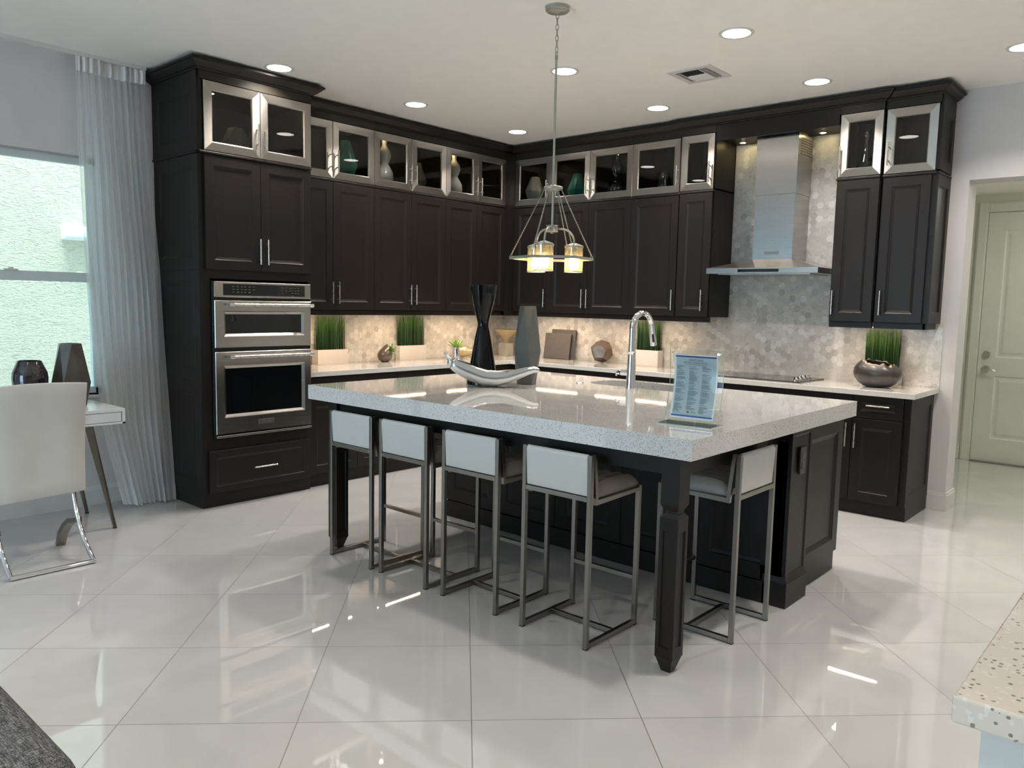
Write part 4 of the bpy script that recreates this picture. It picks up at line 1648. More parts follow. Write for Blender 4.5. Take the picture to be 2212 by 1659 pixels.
# sink
t = thing('sink', 'stainless undermount sink with rounded corners set in the island', 'sink', ((SX0 + SX1) / 2, (SY0 + SY1) / 2, IZB - 0.22))
bm = bmesh.new()
top = rrect(SX0 - 0.012, SX1 + 0.012, SY0 - 0.012, SY1 + 0.012, 0.07, 8, 0.14)
bot = rrect(SX0 + 0.0, SX1 - 0.0, SY0 + 0.0, SY1 - 0.0, 0.06, 8, 0.12)
va = [bm.verts.new((x, y, IZB - 0.001)) for x, y in top]
vb = [bm.verts.new((x, y, IZB - 0.21)) for x, y in bot]
for i in range(len(va)):
    j = (i + 1) % len(va)
    bm.faces.new((va[i], va[j], vb[j], vb[i]))
bm.faces.new(vb)
w_ = MB()
w_.b.free()
w_.b = bm
obj('basin', w_, 'steel', t, smooth='auto')
obj('divider', MB().box(3.20, 3.22, SY0 + 0.002, SY1 - 0.002, IZB - 0.209, IZB - 0.03), 'steel', t, bevel=0.004)
for x in (3.02, 3.38):
    obj('drain', MB().lathe([(0.045, 0.001), (0.045, 0.004), (0.03, 0.002)], (x, -2.2), z=IZB - 0.21), 'chrome', t, smooth='auto')

# faucet
fx, fy = 3.190, -2.415
t = thing('faucet', 'tall chrome pull-down faucet with high arched neck and side lever', 'faucet', (fx, fy, IZ))
mb = MB()
mb.lathe([(0.0305, 0.0), (0.0305, 0.004), (0.0290, 0.02), (0.0235, 0.20), (0.0232, 0.205)], (fx, fy), z=IZ, seg=32)
obj('body', mb, 'chrome', t, smooth='auto')
mb = MB()
pts, rad = [], []
dirx, diry = 0.10, 0.99
for k in range(8):
    pts.append((fx, fy, IZ + 0.206 + 0.155 * k / 7))
    rad.append(0.0222 - 0.003 * k / 7)
AR = 0.094
for k in range(1, 19):
    a = R(180 - 165 * k / 18)
    o_ = AR + AR * math.cos(a)
    pts.append((fx + dirx * o_, fy + diry * o_, IZ + 0.361 + AR * math.sin(a)))
    rad.append(0.0190 - 0.003 * k / 18)
mb.tube(pts, rad, 24)
obj('neck', mb, 'chrome', t, smooth=True)
e = Vector(pts[-1])
dn = Vector((dirx * 0.22, diry * 0.22, -1)).normalized()
mb = MB()
mb.tube([e - dn * 0.005, e + dn * 0.02, e + dn * 0.10, e + dn * 0.132], [0.0175, 0.0185, 0.0205, 0.0215], 24)
sp_ = obj('spray_head', mb, 'chrome', t, smooth='auto')
obj('spray_button', MB().tube([e + dn * 0.06 + Vector((0.012, -0.017, 0)), e + dn * 0.11 + Vector((0.013, -0.019, 0))], 0.0065, 12), 'black_plastic', sp_, smooth='auto')
mb = MB()
mb.cyl((fx - 0.018, fy, IZ + 0.092), (fx - 0.066, fy - 0.004, IZ + 0.092), 0.0185, 24)
obj('lever_hub', mb, 'chrome', t, smooth='auto')
mb = MB()
mb.tube([(fx - 0.070, fy - 0.004, IZ + 0.092), (fx - 0.078, fy - 0.004, IZ + 0.092), (fx - 0.094, fy - 0.005, IZ + 0.089)], [0.0180, 0.0165, 0.0120], 24)
mb.tube([(fx - 0.090, fy - 0.005, IZ + 0.090), (fx - 0.100, fy - 0.008, IZ + 0.083), (fx - 0.098, fy - 0.012, IZ + 0.070)], [0.0075, 0.007, 0.006], 14)
obj('lever', mb, 'chrome', t, smooth='auto')
mb = MB()
mb.lathe([(0.024, 0), (0.024, 0.004), (0.020, 0.007), (0.014, 0.0075), (0.013, 0.0055), (0.004, 0.0055)], (2.813, -2.420), z=IZ, seg=28)
tag(obj('air_switch_button', mb, 'chrome', smooth='auto'), 'small round chrome button set in the island top', 'button')


# ------------------------------------------------------------------ bar stools
def make_stool(label, group):
    t = thing('bar_stool', label, 'bar stool', group=group)
    w, dph, s = 0.190, 0.200, 0.0105
    HT, HS = 0.846, 0.655
    yb, yf = -dph + s, dph - s

    def bar(name, x0, x1, y0, y1, z0, z1):
        return obj(name, MB().box(x0, x1, y0, y1, z0, z1), 'stool_metal', t, local=True, bevel=0.0018)
    for sx in (-1, 1):
        x = sx * (w - s)
        l = bar('leg', x - s, x + s, yb - s, yb + s, 0.004, HT)
        obj('foot_pad', MB().box(x - s, x + s, yb - s, yb + s, 0.0, 0.004), 'rubber', l, local=True)
        l = bar('leg', x - s, x + s, yf - s, yf + s, 0.004, HS + 0.008)
        obj('foot_pad', MB().box(x - s, x + s, yf - s, yf + s, 0.0, 0.004), 'rubber', l, local=True)
        bar('floor_rail', x - s, x + s, yb + s, yf - s, 0.006, 0.026)
    bar('floor_cross_bar', -w + 2 * s, w - 2 * s, 0.015, 0.035, 0.006, 0.026)
    bar('back_rail', -w + 2 * s, w - 2 * s, yb - s, yb + s, 0.645, 0.666)
    bar('front_rail', -w + 2 * s, w - 2 * s, yf - s, yf + s, HS - 0.014, HS + 0.006)
    bar('footrest', -w + 2 * s, w - 2 * s, yf - s, yf + s, 0.214, 0.234)
    # bent side frames carrying seat and back
    for sx in (-1, 1):
        x = sx * (w - 0.0105)
        mb = MB()
        prof = [(yb + 0.012, HT), (yb + 0.030, HT), (yb + 0.050, 0.650), (yf - s, HS - 0.002), (yf - s, HS - 0.020), (yb + 0.034, 0.626)]
        mb.prism(prof, 'x', x - 0.009, x + 0.009)
        obj('side_frame', mb, 'stool_metal', t, local=True, bevel=0.0015)
    # back pad
    mb = MB()
    pr = [(yb - 0.004, 0.668), (yb + 0.018, 0.668), (yb + 0.016, 0.832), (yb + 0.012, 0.842), (yb + 0.004, 0.848), (yb - 0.002, 0.847), (yb - 0.008, 0.842), (yb - 0.0125, 0.832)]
    mb.prism(pr, 'x', -w + 2 * s + 0.001, w - 2 * s - 0.001)
    obj('backrest', mb, 'white_leather', t, local=True, bevel=0.004, seg=3)
    # channelled seat cushion
    mb = MB()
    nx, ny = 25, 14
    x0, x1, y0, y1 = -w + 2 * s - 0.004, w - 2 * s + 0.004, yb + 0.050, yf + 0.006
    top, low = [], []
    for j in range(ny + 1):
        ty = j / ny
        rowt, rowl = [], []
        for i in range(nx + 1):
            tx = i / nx
            edge = min(tx, 1 - tx) * 14
            edge2 = min(ty, 1 - ty) * 9
            rnd = min(1, edge) * 0.5 + 0.5
            rnd2 = min(1, edge2) ** 0.5
            ch = abs(math.sin(math.pi * tx * 6)) ** 0.35
            z = 0.668 + 0.040 * (0.1 + 0.9 * ch) * (0.45 + 0.55 * min(1, edge) ** 0.5) * (0.45 + 0.55 * rnd2) + 0.010 * math.sin(math.pi * ty)
            x = x0 + (x1 - x0) * tx
            y = y0 + (y1 - y0) * ty
            rowt.append(mb.b.verts.new((x, y, z)))
            rowl.append(mb.b.verts.new((x, y, 0.652)))
        top.append(rowt)
        low.append(rowl)
    for j in range(ny):
        for i in range(nx):
            mb.b.faces.new((top[j][i], top[j][i + 1], top[j + 1][i + 1], top[j + 1][i]))
            mb.b.faces.new((low[j][i], low[j + 1][i], low[j + 1][i + 1], low[j][i + 1]))
    for j in range(ny):
        mb.b.faces.new((top[j][0], top[j + 1][0], low[j + 1][0], low[j][0]))
        mb.b.faces.new((top[j][nx], low[j][nx], low[j + 1][nx], top[j + 1][nx]))
    for i in range(nx):
        mb.b.faces.new((top[0][i], low[0][i], low[0][i + 1], top[0][i + 1]))
        mb.b.faces.new((top[ny][i], top[ny][i + 1], low[ny][i + 1], low[ny][i]))
    sc_ = obj('seat', mb, 'seat_leather', t, local=True, smooth='auto')
    sc_['label'] = 'taupe channelled seat cushion'
    return t


gs = 'white and steel bar stools around the island'
st = make_stool('white-backed steel bar stool on the long side, nearest the ovens', gs)
st.location = (2.262, -3.604, 0)
for x, y, rz, lb in ((2.700, -3.600, 0, 'white-backed steel bar stool, second from the ovens'),
                     (3.184, -3.596, 0, 'white-backed steel bar stool, third from the ovens'),
                     (3.718, -3.604, 0, 'white-backed steel bar stool on the long side, nearest the island corner leg'),
                     (4.134, -3.117, R(90), 'white-backed steel bar stool alone at the short side of the island')):
    c = copy_tree(st)
    c.location = (x, y, 0)
    c.rotation_euler = (0, 0, rz)
    c['label'] = lb

# ------------------------------------------------------------------ pendant chandelier
px, py = 3.046, -3.034
t = thing('pendant_chandelier', 'silver chandelier with three speckled glass shades and a hexagon frame on chains', 'pendant light', (px, py, 1.65))
obj('ceiling_canopy', MB().lathe([(0.010, -0.036), (0.018, -0.030), (0.058, -0.024), (0.064, -0.018), (0.066, 0.0)], (px, py), z=H, seg=40), 'pendant_metal', t, smooth='auto')
mb = MB()
z = H - 0.034
for k in range(7):
    L, w2 = 0.017, 0.0075
    ang = (k % 2) * R(90) + R(20)
    cz = z - 0.012 - k * 0.0285
    loop = []
    for i in range(20):
        a = 2 * math.pi * i / 20
        lx = w2 * math.cos(a)
        lz = L * math.sin(a)
        loop.append((px + lx * math.cos(ang), py + lx * math.sin(ang), cz + lz))
    mb.tube(loop, 0.0022, 8, closed=True)
obj('chain', mb, 'pendant_metal', t, smooth=True)
zr = 2.812
mb = MB()
loop = [(px + 0.009 * math.cos(2 * math.pi * i / 16), py, zr - 0.002 + 0.009 * math.sin(2 * math.pi * i / 16)) for i in range(16)]
mb.tube(loop, 0.0022, 8, closed=True)
mb.cyl((px, py, 2.112), (px, py, 2.800), 0.0066, 14)
mb.cyl((px, py, 2.78), (px, py, 2.800), 0.009, 14)
mb.cyl((px, py, 1.90), (px, py, 2.10), 0.0066, 14)
obj('stem', mb, 'pendant_metal', t, smooth='auto')
mb = MB()
mb.lathe([(0.016, 2.086), (0.030, 2.088), (0.052, 2.096), (0.054, 2.104), (0.050, 2.110), (0.030, 2.114), (0.012, 2.118)], (px, py), seg=12)
obj('chain_hub', mb, 'pendant_metal', t, smooth='auto')
mb = MB()
mb.lathe([(0.032, 1.866), (0.034, 1.868), (0.031, 1.874), (0.031, 1.896), (0.034, 1.898), (0.032, 1.902)], (px, py), seg=36)
mb.cyl((px, py, 1.858), (px, py, 1.868), 0.009, 16)
obj('arm_hub', mb, 'pendant_metal', t, smooth='auto')
# hexagon frame
zh, RH = 1.722, 0.232
a0 = YAW + R(0)
hexp = [(px + RH * math.cos(a0 + R(60 * k)), py + RH * math.sin(a0 + R(60 * k)), zh) for k in range(6)]
mb = MB()
bmh = mb.b
lo_o, lo_i, hi_o, hi_i = [], [], [], []
for k in range(6):
    a = a0 + R(60 * k)
    for lst, r_, z_ in ((lo_o, RH, zh - 0.007), (lo_i, RH - 0.020, zh - 0.007), (hi_o, RH, zh + 0.007), (hi_i, RH - 0.020, zh + 0.007)):
        lst.append(bmh.verts.new((px + r_ * math.cos(a), py + r_ * math.sin(a), z_)))
for k in range(6):
    j = (k + 1) % 6
    bmh.faces.new((lo_o[k], lo_o[j], hi_o[j], hi_o[k]))
    bmh.faces.new((lo_i[k], hi_i[k], hi_i[j], lo_i[j]))
    bmh.faces.new((lo_o[k], lo_i[k], lo_i[j], lo_o[j]))
    bmh.faces.new((hi_o[k], hi_o[j], hi_i[j], hi_i[k]))
obj('hexagon_frame', mb, 'pendant_metal', t)
for k in range(6):
    a = a0 + R(60 * k)
    p0 = Vector((px + 0.046 * math.cos(a), py + 0.046 * math.sin(a), 2.094))
    p1 = Vector((px + (RH - 0.010) * math.cos(a), py + (RH - 0.010) * math.sin(a), zh + 0.016))
    mb = MB()
    n = 58
    d = (p1 - p0) / n
    side = Vector((-math.sin(a), math.cos(a), 0))
    nor = d.normalized().cross(side)
    for i in range(n):
        c = p0 + d * (i + 0.5)
        u = side if i % 2 else nor
        lp = [c + d.normalized() * (0.0048 * math.cos(q)) + u * (0.0030 * math.sin(q)) for q in [2 * math.pi * s_ / 6 for s_ in range(6)]]
        mb.tube(lp, 0.0014, 4, closed=True)
    q = Vector((px + (RH - 0.010) * math.cos(a), py + (RH - 0.010) * math.sin(a), zh + 0.012))
    lp = [q + Vector((0.006 * math.cos(s_) * math.cos(a), 0.006 * math.cos(s_) * math.sin(a), 0.006 * math.sin(s_))) for s_ in [2 * math.pi * v / 10 for v in range(10)]]
    mb.tube(lp, 0.0014, 5, closed=True)
    obj('suspension_chain', mb, 'pendant_metal', t, smooth=True)
# three shades; angle measured from the camera's right towards the camera
rv = Vector((math.cos(YAW), math.sin(YAW), 0))
nv = Vector((math.sin(YAW), -math.cos(YAW), 0))
for k, ang in enumerate((-9, 111, -129)):
    dv = rv * math.cos(R(ang)) + nv * math.sin(R(ang))
    c = Vector((px, py, 0)) + dv * 0.126
    mb = MB()
    pts = [Vector((px, py, 1.884)) + dv * 0.028]
    for q in range(0, 11):
        th = R(90 * q / 10)
        pts.append(Vector((px, py, 0)) + dv * (0.052 + 0.074 * math.sin(th)) + Vector((0, 0, 1.884 - 0.068 * (1 - math.cos(th)))))
    pts.append(c + Vector((0, 0, 1.803)))
    mb.tube(pts, 0.0055, 12)
    obj('arm', mb, 'pendant_metal', t, smooth=True)
    cap = obj('shade_cap', MB().lathe([(0.052, 1.783), (0.0525, 1.793), (0.049, 1.796), (0.020, 1.807), (0.008, 1.810)], (c.x, c.y), seg=40), 'pendant_metal', t, smooth='auto')
    mb = MB()
    mb.lathe([(0.0505, 1.652), (0.0505, 1.784)], (c.x, c.y), seg=40, close=False)
    obj('glass_shade', mb, 'shade', t, smooth=True, norm=False)
    mb = MB()
    mb.lathe([(0.0495, 1.650), (0.0518, 1.650), (0.0518, 1.654), (0.0495, 1.654), (0.0495, 1.650)], (c.x, c.y), seg=40, close=False)
    mb.cyl((c.x, c.y, 1.745), (c.x, c.y, 1.79), 0.016, 16)
    obj('lamp_socket', mb, 'pendant_metal', t, smooth='auto')
    obj('bulb', MB().ball((c.x, c.y, 1.698), 0.030, sc=(1, 1, 1.25)), 'bulb', t, smooth=True)

# ------------------------------------------------------------------ recessed downlights and vent
spots = [(0.858, -3.343, 'round downlight in the ceiling above the ovens'),
         (0.858, -2.098, 'round downlight between the oven cabinet and the room corner'),
         (0.858, -0.852, 'round downlight nearest the room corner'),
         (2.366, -2.095, 'round downlight right beside the pendant stem'),
         (2.345, -0.850, 'round downlight in front of the cabinets right of the corner'),
         (3.608, -2.086, 'largest round downlight, in front of the ceiling vent'),
         (3.607, -0.836, 'round downlight in front of the hood'),
         (4.834, -0.830, 'round downlight in the ceiling by the hall opening'),
         (4.834, -3.343, 'added unseen downlight above the space beside the island'),  # from here on: unseen downlights added to brighten the room
         (4.834, -6.2, 'added unseen downlight over the camera position'),
         (2.366, -6.2, 'added unseen downlight over the desk area'),
         (2.366, -8.6, 'added unseen downlight at the far end of the room'),
         (5.6, -8.6, 'added unseen downlight over the seating end of the room'),
         (7.4, -2.1, 'added unseen downlight over the right side of the room'),
         (7.4, -5.8, 'added unseen downlight over the bar end of the room')]
proto = None
for x, y, lb in spots:
    if proto is None:
        proto = t = thing('recessed_downlight', lb, 'ceiling light', (0, 0, 0), group='recessed ceiling downlights')
        mb = MB()
        mb.lathe([(0.080, 0.0), (0.080, -0.004), (0.096, -0.006), (0.099, -0.003), (0.099, 0.0)], seg=48, close=False)
        obj('trim_ring', mb, 'trim', t, local=True, smooth='auto')
        mb = MB()
        mb.lathe([(0.080, -0.003), (0.001, -0.0045)], seg=48)
        obj('lens', mb, 'lens', t, local=True)
        area_light('lamp_glow', (0, 0, -0.0062), (0, 0, 0), 0.158, 0, EXP_LAMP, (1.0, 0.91, 0.82), t, 'DISK', 125)
    else:
        t = copy_tree(proto)
        t['label'] = lb
    t.location = (x, y, H - 0.0005)

t = thing('ceiling_vent', 'square white ceiling air vent with dark louvre gaps', 'vent', (3.052, -1.485, H))
vx0, vx1, vy0, vy1 = 2.895, 3.210, -1.655, -1.330
obj('duct_opening', MB().box(vx0 + 0.04, vx1 - 0.04, vy0 + 0.04, vy1 - 0.04, H - 0.003, H - 0.001), 'black_plastic', t)
mb = MB()
f = 0.042
mb.box(vx0, vx1, vy0, vy0 + f, H - 0.009, H)
mb.box(vx0, vx1, vy1 - f, vy1, H - 0.009, H)
mb.box(vx0, vx0 + f, vy0 + f, vy1 - f, H - 0.009, H)
mb.box(vx1 - f, vx1, vy0 + f, vy1 - f, H - 0.009, H)
mb.box(vx1 - f - 0.058, vx1 - f - 0.050, vy0 + f, vy1 - f, H - 0.012, H)
mb.box(vx0 + f + 0.022, vx0 + f + 0.028, vy0 + f, vy1 - f, H - 0.012, H)
obj('frame', mb, 'trim', t, bevel=0.001)
mb = MB()
n = 8
for k in range(n):
    y = vy0 + f + (k + 0.5) * (vy1 - vy0 - 2 * f) / n
    s_ = 1 if k >= n / 2 else -1
    mb.prism([(y - 0.010, H - 0.004 - (0.008 if s_ < 0 else 0)), (y - 0.009, H - 0.004 - (0.008 if s_ < 0 else 0)), (y + 0.010, H - 0.004 - (0.008 if s_ > 0 else 0)), (y + 0.009, H - 0.004 - (0.008 if s_ > 0 else 0))], 'x', vx0 + f + 0.028, vx1 - f - 0.058)
for k in range(2):
    x = vx1 - f - 0.032 + k * 0.016
    mb.box(x, x + 0.002, vy0 + f, vy1 - f, H - 0.012, H - 0.003)
obj('louvres', mb, 'trim', t)


# ------------------------------------------------------------------ things on the counters
def grass_planter(x0, x1, y0, y1, z, hz, top, along, label, seed, n=330, pot=True):
    rg = random.Random(seed)
    t = thing('grass_planter', label, 'planter', ((x0 + x1) / 2, (y0 + y1) / 2, z), group='rectangular planters of tall artificial grass')
    mb = MB()
    th = 0.007
    for b in ((x0, x1, y0, y0 + th), (x0, x1, y1 - th, y1), (x0, x0 + th, y0 + th, y1 - th), (x1 - th, x1, y0 + th, y1 - th)):
        mb.box(*b, z, hz)
    mb.box(x0 + th, x1 - th, y0 + th, y1 - th, z, z + 0.01)
    obj('pot', mb, 'white_ceramic', t)
    obj('soil', MB().box(x0 + th, x1 - th, y0 + th, y1 - th, z + 0.01, hz - 0.012), 'soil', t)
    mb = MB()
    for k in range(n):
        x = rg.uniform(x0 + 0.012, x1 - 0.012)
        y = rg.uniform(y0 + 0.012, y1 - 0.012)
        h = top - rg.uniform(0, 0.022)
        lx, ly = rg.gauss(0, 0.006), rg.gauss(0, 0.006)
        if along == 'y':
            lx *= 0.6
        else:
            ly *= 0.6
        w = rg.uniform(0.0014, 0.0024)
        a = rg.uniform(0, math.pi)
        dx, dy = w * math.cos(a), w * math.sin(a)
        zb = hz - 0.014
        m_ = zb + (h - zb) * 0.6
        p = [(x, y, zb), (x + lx * 0.4, y + ly * 0.4, m_), (x + lx, y + ly, h)]
        v = [mb.b.verts.new((p[0][0] - dx, p[0][1] - dy, p[0][2])), mb.b.verts.new((p[0][0] + dx, p[0][1] + dy, p[0][2])),
             mb.b.verts.new((p[1][0] + dx, p[1][1] + dy, p[1][2])), mb.b.verts.new((p[1][0] - dx, p[1][1] - dy, p[1][2])),
             mb.b.verts.new(p[2])]
        mb.b.faces.new((v[0], v[1], v[2], v[3]))
        mb.b.faces.new((v[3], v[2], v[4]))
    g = obj('grass', mb, 'grass', t, norm=False)
    g['kind'] = 'stuff'
    return t


CZ = 0.9142
grass_planter(0.020, 0.110, -2.520, -2.208, CZ, 1.040, 1.362, 'y', 'white planter of tall green grass beside the wall ovens', 1)
grass_planter(0.020, 0.085, -1.590, -1.258, CZ, 1.050, 1.362, 'y', 'white planter of tall green grass in the middle of the left counter', 2)
grass_planter(1.720, 1.998, -0.125, -0.030, CZ, 1.062, 1.362, 'x', 'white planter of tall green grass behind the faucet', 3)
grass_planter(3.805, 4.075, -0.135, -0.030, CZ, 1.000, 1.362, 'x', 'tall green grass planter behind the round dark vase', 4)

# round pot with a little plant
t = thing('teardrop_pot', 'small gunmetal teardrop pot with a green succulent in its side opening', 'potted plant', (0.14, -1.815, CZ))
mb = MB()
prof = [(0.030, 0.0), (0.055, 0.015), (0.070, 0.045), (0.071, 0.070), (0.060, 0.100), (0.040, 0.128), (0.020, 0.148), (0.006, 0.158), (0.001, 0.160)]
mb.lathe(prof, (0.14, -1.815), z=CZ, seg=32, open_top=True)
for v in mb.b.verts:       # lean the tip
    h = v.co.z - CZ
    v.co.y += 0.25 * max(0, h - 0.06)
obj('pot', mb, 'grey_metal_ball', t, smooth='auto')
rg = random.Random(5)
mb = MB()
for k in range(80):
    c = Vector((0.185 + rg.gauss(0, 0.014), -1.785 + rg.gauss(0, 0.022), CZ + 0.098 + rg.gauss(0, 0.022)))
    d = Vector((rg.uniform(0.1, 1), rg.gauss(0, 0.7), rg.gauss(0.4, 0.6))).normalized()
    s_ = d.cross(Vector((0, 0, 1))).normalized() * 0.009
    e = c + d * rg.uniform(0.022, 0.036)
    m_ = (c + e) / 2 + Vector((0, 0, 0.003))
    mb.face([c, m_ + s_, e, m_ - s_])
obj('leaves', mb, 'succ_dark', t, norm=False)

# succulent in a silver cup
t = thing('succulent_cup', 'spiky pale green succulent in a small silver cup', 'potted plant', (0.26, -1.02, CZ))
cx, cyy = 0.26, -1.02
mb = MB()
mb.lathe([(0.030, 0.0), (0.034, 0.003), (0.036, 0.04), (0.035, 0.10), (0.037, 0.115), (0.033, 0.113), (0.030, 0.09)], (cx, cyy), z=CZ, seg=32)
obj('cup', mb, 'chrome', t, smooth='auto')
mb = MB()
rg = random.Random(8)
for ring, (n, el, L, w) in enumerate(((9, 8, 0.105, 0.013), (9, 28, 0.100, 0.012), (7, 50, 0.085, 0.010), (5, 72, 0.060, 0.008))):
    for k in range(n):
        a = 2 * math.pi * (k + 0.5 * (ring % 2)) / n + rg.uniform(-0.1, 0.1)
        e_ = R(el + rg.uniform(-6, 6))
        d = Vector((math.cos(a) * math.cos(e_), math.sin(a) * math.cos(e_), math.sin(e_)))
        s_ = Vector((-math.sin(a), math.cos(a), 0))
        u = d.cross(s_)
        o_ = Vector((cx, cyy, CZ + 0.118))
        secs = []
        for q, wf in ((0.05, 0.5), (0.35, 1.0), (0.7, 0.8), (1.0, 0.03)):
            c = o_ + d * (L * q) + Vector((0, 0, 0.012 * q * q))
            secs.append([mb.b.verts.new(c + s_ * w * wf), mb.b.verts.new(c + u * w * 0.4 * wf), mb.b.verts.new(c - s_ * w * wf), mb.b.verts.new(c - u * w * 0.4 * wf)])
        for p_, q_ in zip(secs, secs[1:]):
            for i in range(4):
                j = (i + 1) % 4
                mb.b.faces.new((p_[i], p_[j], q_[j], q_[i]))
obj('leaves', mb, 'succ', t, smooth='auto')


# champagne coloured pears
def pear(x, y, r, L, ang, label):
    t = thing('decorative_pear', label, 'ornament', (x, y, CZ), group='champagne gold ornaments lying near the corner')
    mb = MB()
    prof = []
    for k in range(21):
        s_ = k / 20
        rr_ = r * (math.sin(math.pi * min(1, s_ * 0.92 + 0.01)) ** 0.62) * (1.0 - 0.62 * max(0, s_ - 0.42) / 0.58)
        prof.append((max(rr_, 0.0008), s_ * L))
    mb.lathe(prof, (0, 0), seg=28)
    mb.xf(Matrix.Translation((x, y, CZ + r * 0.985)) @ Matrix.Rotation(ang, 4, 'Z') @ Matrix.Rotation(R(90), 4, 'Y') @ Matrix.Translation((0, 0, -L * 0.4)))
    obj('fruit', mb, 'gold', t, smooth=True)
    mb = MB()
    mb.tube([(0, 0, L * 0.97), (0.002, 0, L * 1.06), (0.008, 0, L * 1.12)], [0.004, 0.003, 0.004], 8)
    mb.xf(Matrix.Translation((x, y, CZ + r * 0.985)) @ Matrix.Rotation(ang, 4, 'Z') @ Matrix.Rotation(R(90), 4, 'Y') @ Matrix.Translation((0, 0, -L * 0.4)))
    obj('stem', mb, 'gold', t, smooth=True)


pear(0.13, -0.80, 0.062, 0.24, R(60), 'larger champagne gold pear lying behind the succulent cup')
pear(0.24, -0.60, 0.045, 0.15, R(150), 'smaller round champagne gold pear lying near the corner')

# amber funnel vase on a metal block
t = thing('funnel_vase', 'amber cone-shaped vase standing on a square metal block in the corner', 'vase', (0.20, -0.22, CZ))
x, y = 0.185, -0.205
obj('block', MB().box(x - 0.055, x + 0.055, y - 0.055, y + 0.055, CZ, CZ + 0.135), 'dull_stone', t, bevel=0.002)
mb = MB()
mb.lathe([(0.016, 0.135), (0.022, 0.15), (0.050, 0.19), (0.092, 0.235), (0.130, 0.272), (0.136, 0.280), (0.128, 0.276), (0.088, 0.240), (0.046, 0.196), (0.012, 0.152)], (x, y), z=CZ, seg=8, close=True)
obj('cone', mb, 'gold_glass', t, smooth='auto')

# two stone boards leaning on the tiles
t = obj('stone_board', MB().xf(Matrix.Identity(4)), 'grey_board') if False else None
mb = MB()
mb.box(-0.165, 0.165, -0.006, 0.006, 0.0, 0.262)
mb.xf(Matrix.Translation((0.790, -0.105, CZ + 0.0005)) @ Matrix.Rotation(R(-8), 4, 'X'))
tag(obj('stone_board', mb, 'grey_board', bevel=0.002), 'front square grey stone board leaning against the tiles', 'board', 'grey stone boards leaning right of the corner')
mb = MB()
mb.box(-0.155, 0.155, -0.006, 0.006, 0.0, 0.300)
mb.xf(Matrix.Translation((0.835, -0.070, CZ + 0.0005)) @ Matrix.Rotation(R(-7), 4, 'X'))
tag(obj('stone_board', mb, 'grey_board', bevel=0.002), 'taller grey stone board half hidden behind the front one', 'board', 'grey stone boards leaning right of the corner')

# dodecahedron ornament
mb = MB()
ph = (1 + 5 ** 0.5) / 2
vs = [(sx, sy, sz) for sx in (-1, 1) for sy in (-1, 1) for sz in (-1, 1)]
vs += [(0, sy / ph, sz * ph) for sy in (-1, 1) for sz in (-1, 1)] + [(sx / ph, sy * ph, 0) for sx in (-1, 1) for sy in (-1, 1)] + [(sx * ph, 0, sz / ph) for sx in (-1, 1) for sz in (-1, 1)]
for v in vs:
    mb.b.verts.new(v)
bmesh.ops.convex_hull(mb.b, input=list(mb.b.verts))
bmesh.ops.dissolve_limit(mb.b, angle_limit=R(3), verts=mb.b.verts, edges=mb.b.edges)
al = math.atan(1 / ph)
mb.xf(Matrix.Translation((1.390, -0.150, CZ)) @ Matrix.Rotation(R(18), 4, 'Z') @ Matrix.Translation((0, 0, 0.088)) @ Matrix.Rotation(al, 4, 'X') @ Matrix.Scale(0.0655, 4))
zmin = min(v.co.z for v in mb.b.verts)
mb.xf(Matrix.Translation((0, 0, CZ - zmin + 0.0002)))
tag(obj('faceted_ornament', mb, 'dodeca', bevel=0.001), 'dark metal dodecahedron ornament on the back counter', 'ornament')

# round dark vase with a torn rim
t = thing('torn_rim_vase', 'wide round dark glazed vase with a torn rim beside the cooktop', 'vase', (3.985, -0.335, CZ))
mb = MB()
cx, cyy = 3.985, -0.335
seg = 56
prof = [(0.062, 0.0), (0.088, 0.006), (0.125, 0.032), (0.150, 0.068), (0.158, 0.100), (0.152, 0.132), (0.135, 0.158), (0.112, 0.176), (0.100, 0.182)]
rings = []
rg = random.Random(12)
jag = [0.030 * noise.noise(Vector((math.cos(a) * 2.2, math.sin(a) * 2.2, 3.1))) + 0.006 * rg.uniform(-1, 1) for a in [2 * math.pi * i / seg for i in range(seg)]]
for k, (r_, h) in enumerate(prof):
    ring = []
    for i in range(seg):
        a = 2 * math.pi * i / seg
        tilt = -0.016 * math.cos(a + 0.3) * (h / 0.18) ** 2
        jj = jag[i] * max(0, (k - 6) / 2)
        ring.append(mb.b.verts.new((cx + r_ * 1.06 * math.cos(a), cyy + r_ * 0.86 * math.sin(a), CZ + h + tilt + max(jj, -0.012))))
    rings.append(ring)
inner = []
for k, (r_, h) in enumerate([(0.094, 0.176), (0.126, 0.150), (0.142, 0.10), (0.11, 0.035), (0.05, 0.012)]):
    inner.append([mb.b.verts.new((cx + r_ * 1.06 * math.cos(2 * math.pi * i / seg), cyy + r_ * 0.86 * math.sin(2 * math.pi * i / seg), CZ + h - 0.016 * math.cos(2 * math.pi * i / seg + 0.3) * (h / 0.18) ** 2)) for i in range(seg)])
allr = rings + inner
for a, b in zip(allr, allr[1:]):
    for i in range(seg):
        j = (i + 1) % seg
        mb.b.faces.new((a[i], a[j], b[j], b[i]))
mb.b.faces.new(list(reversed(rings[0])))
mb.b.faces.new(inner[-1])
obj('body', mb, 'dark_ceramic', t, smooth=True)

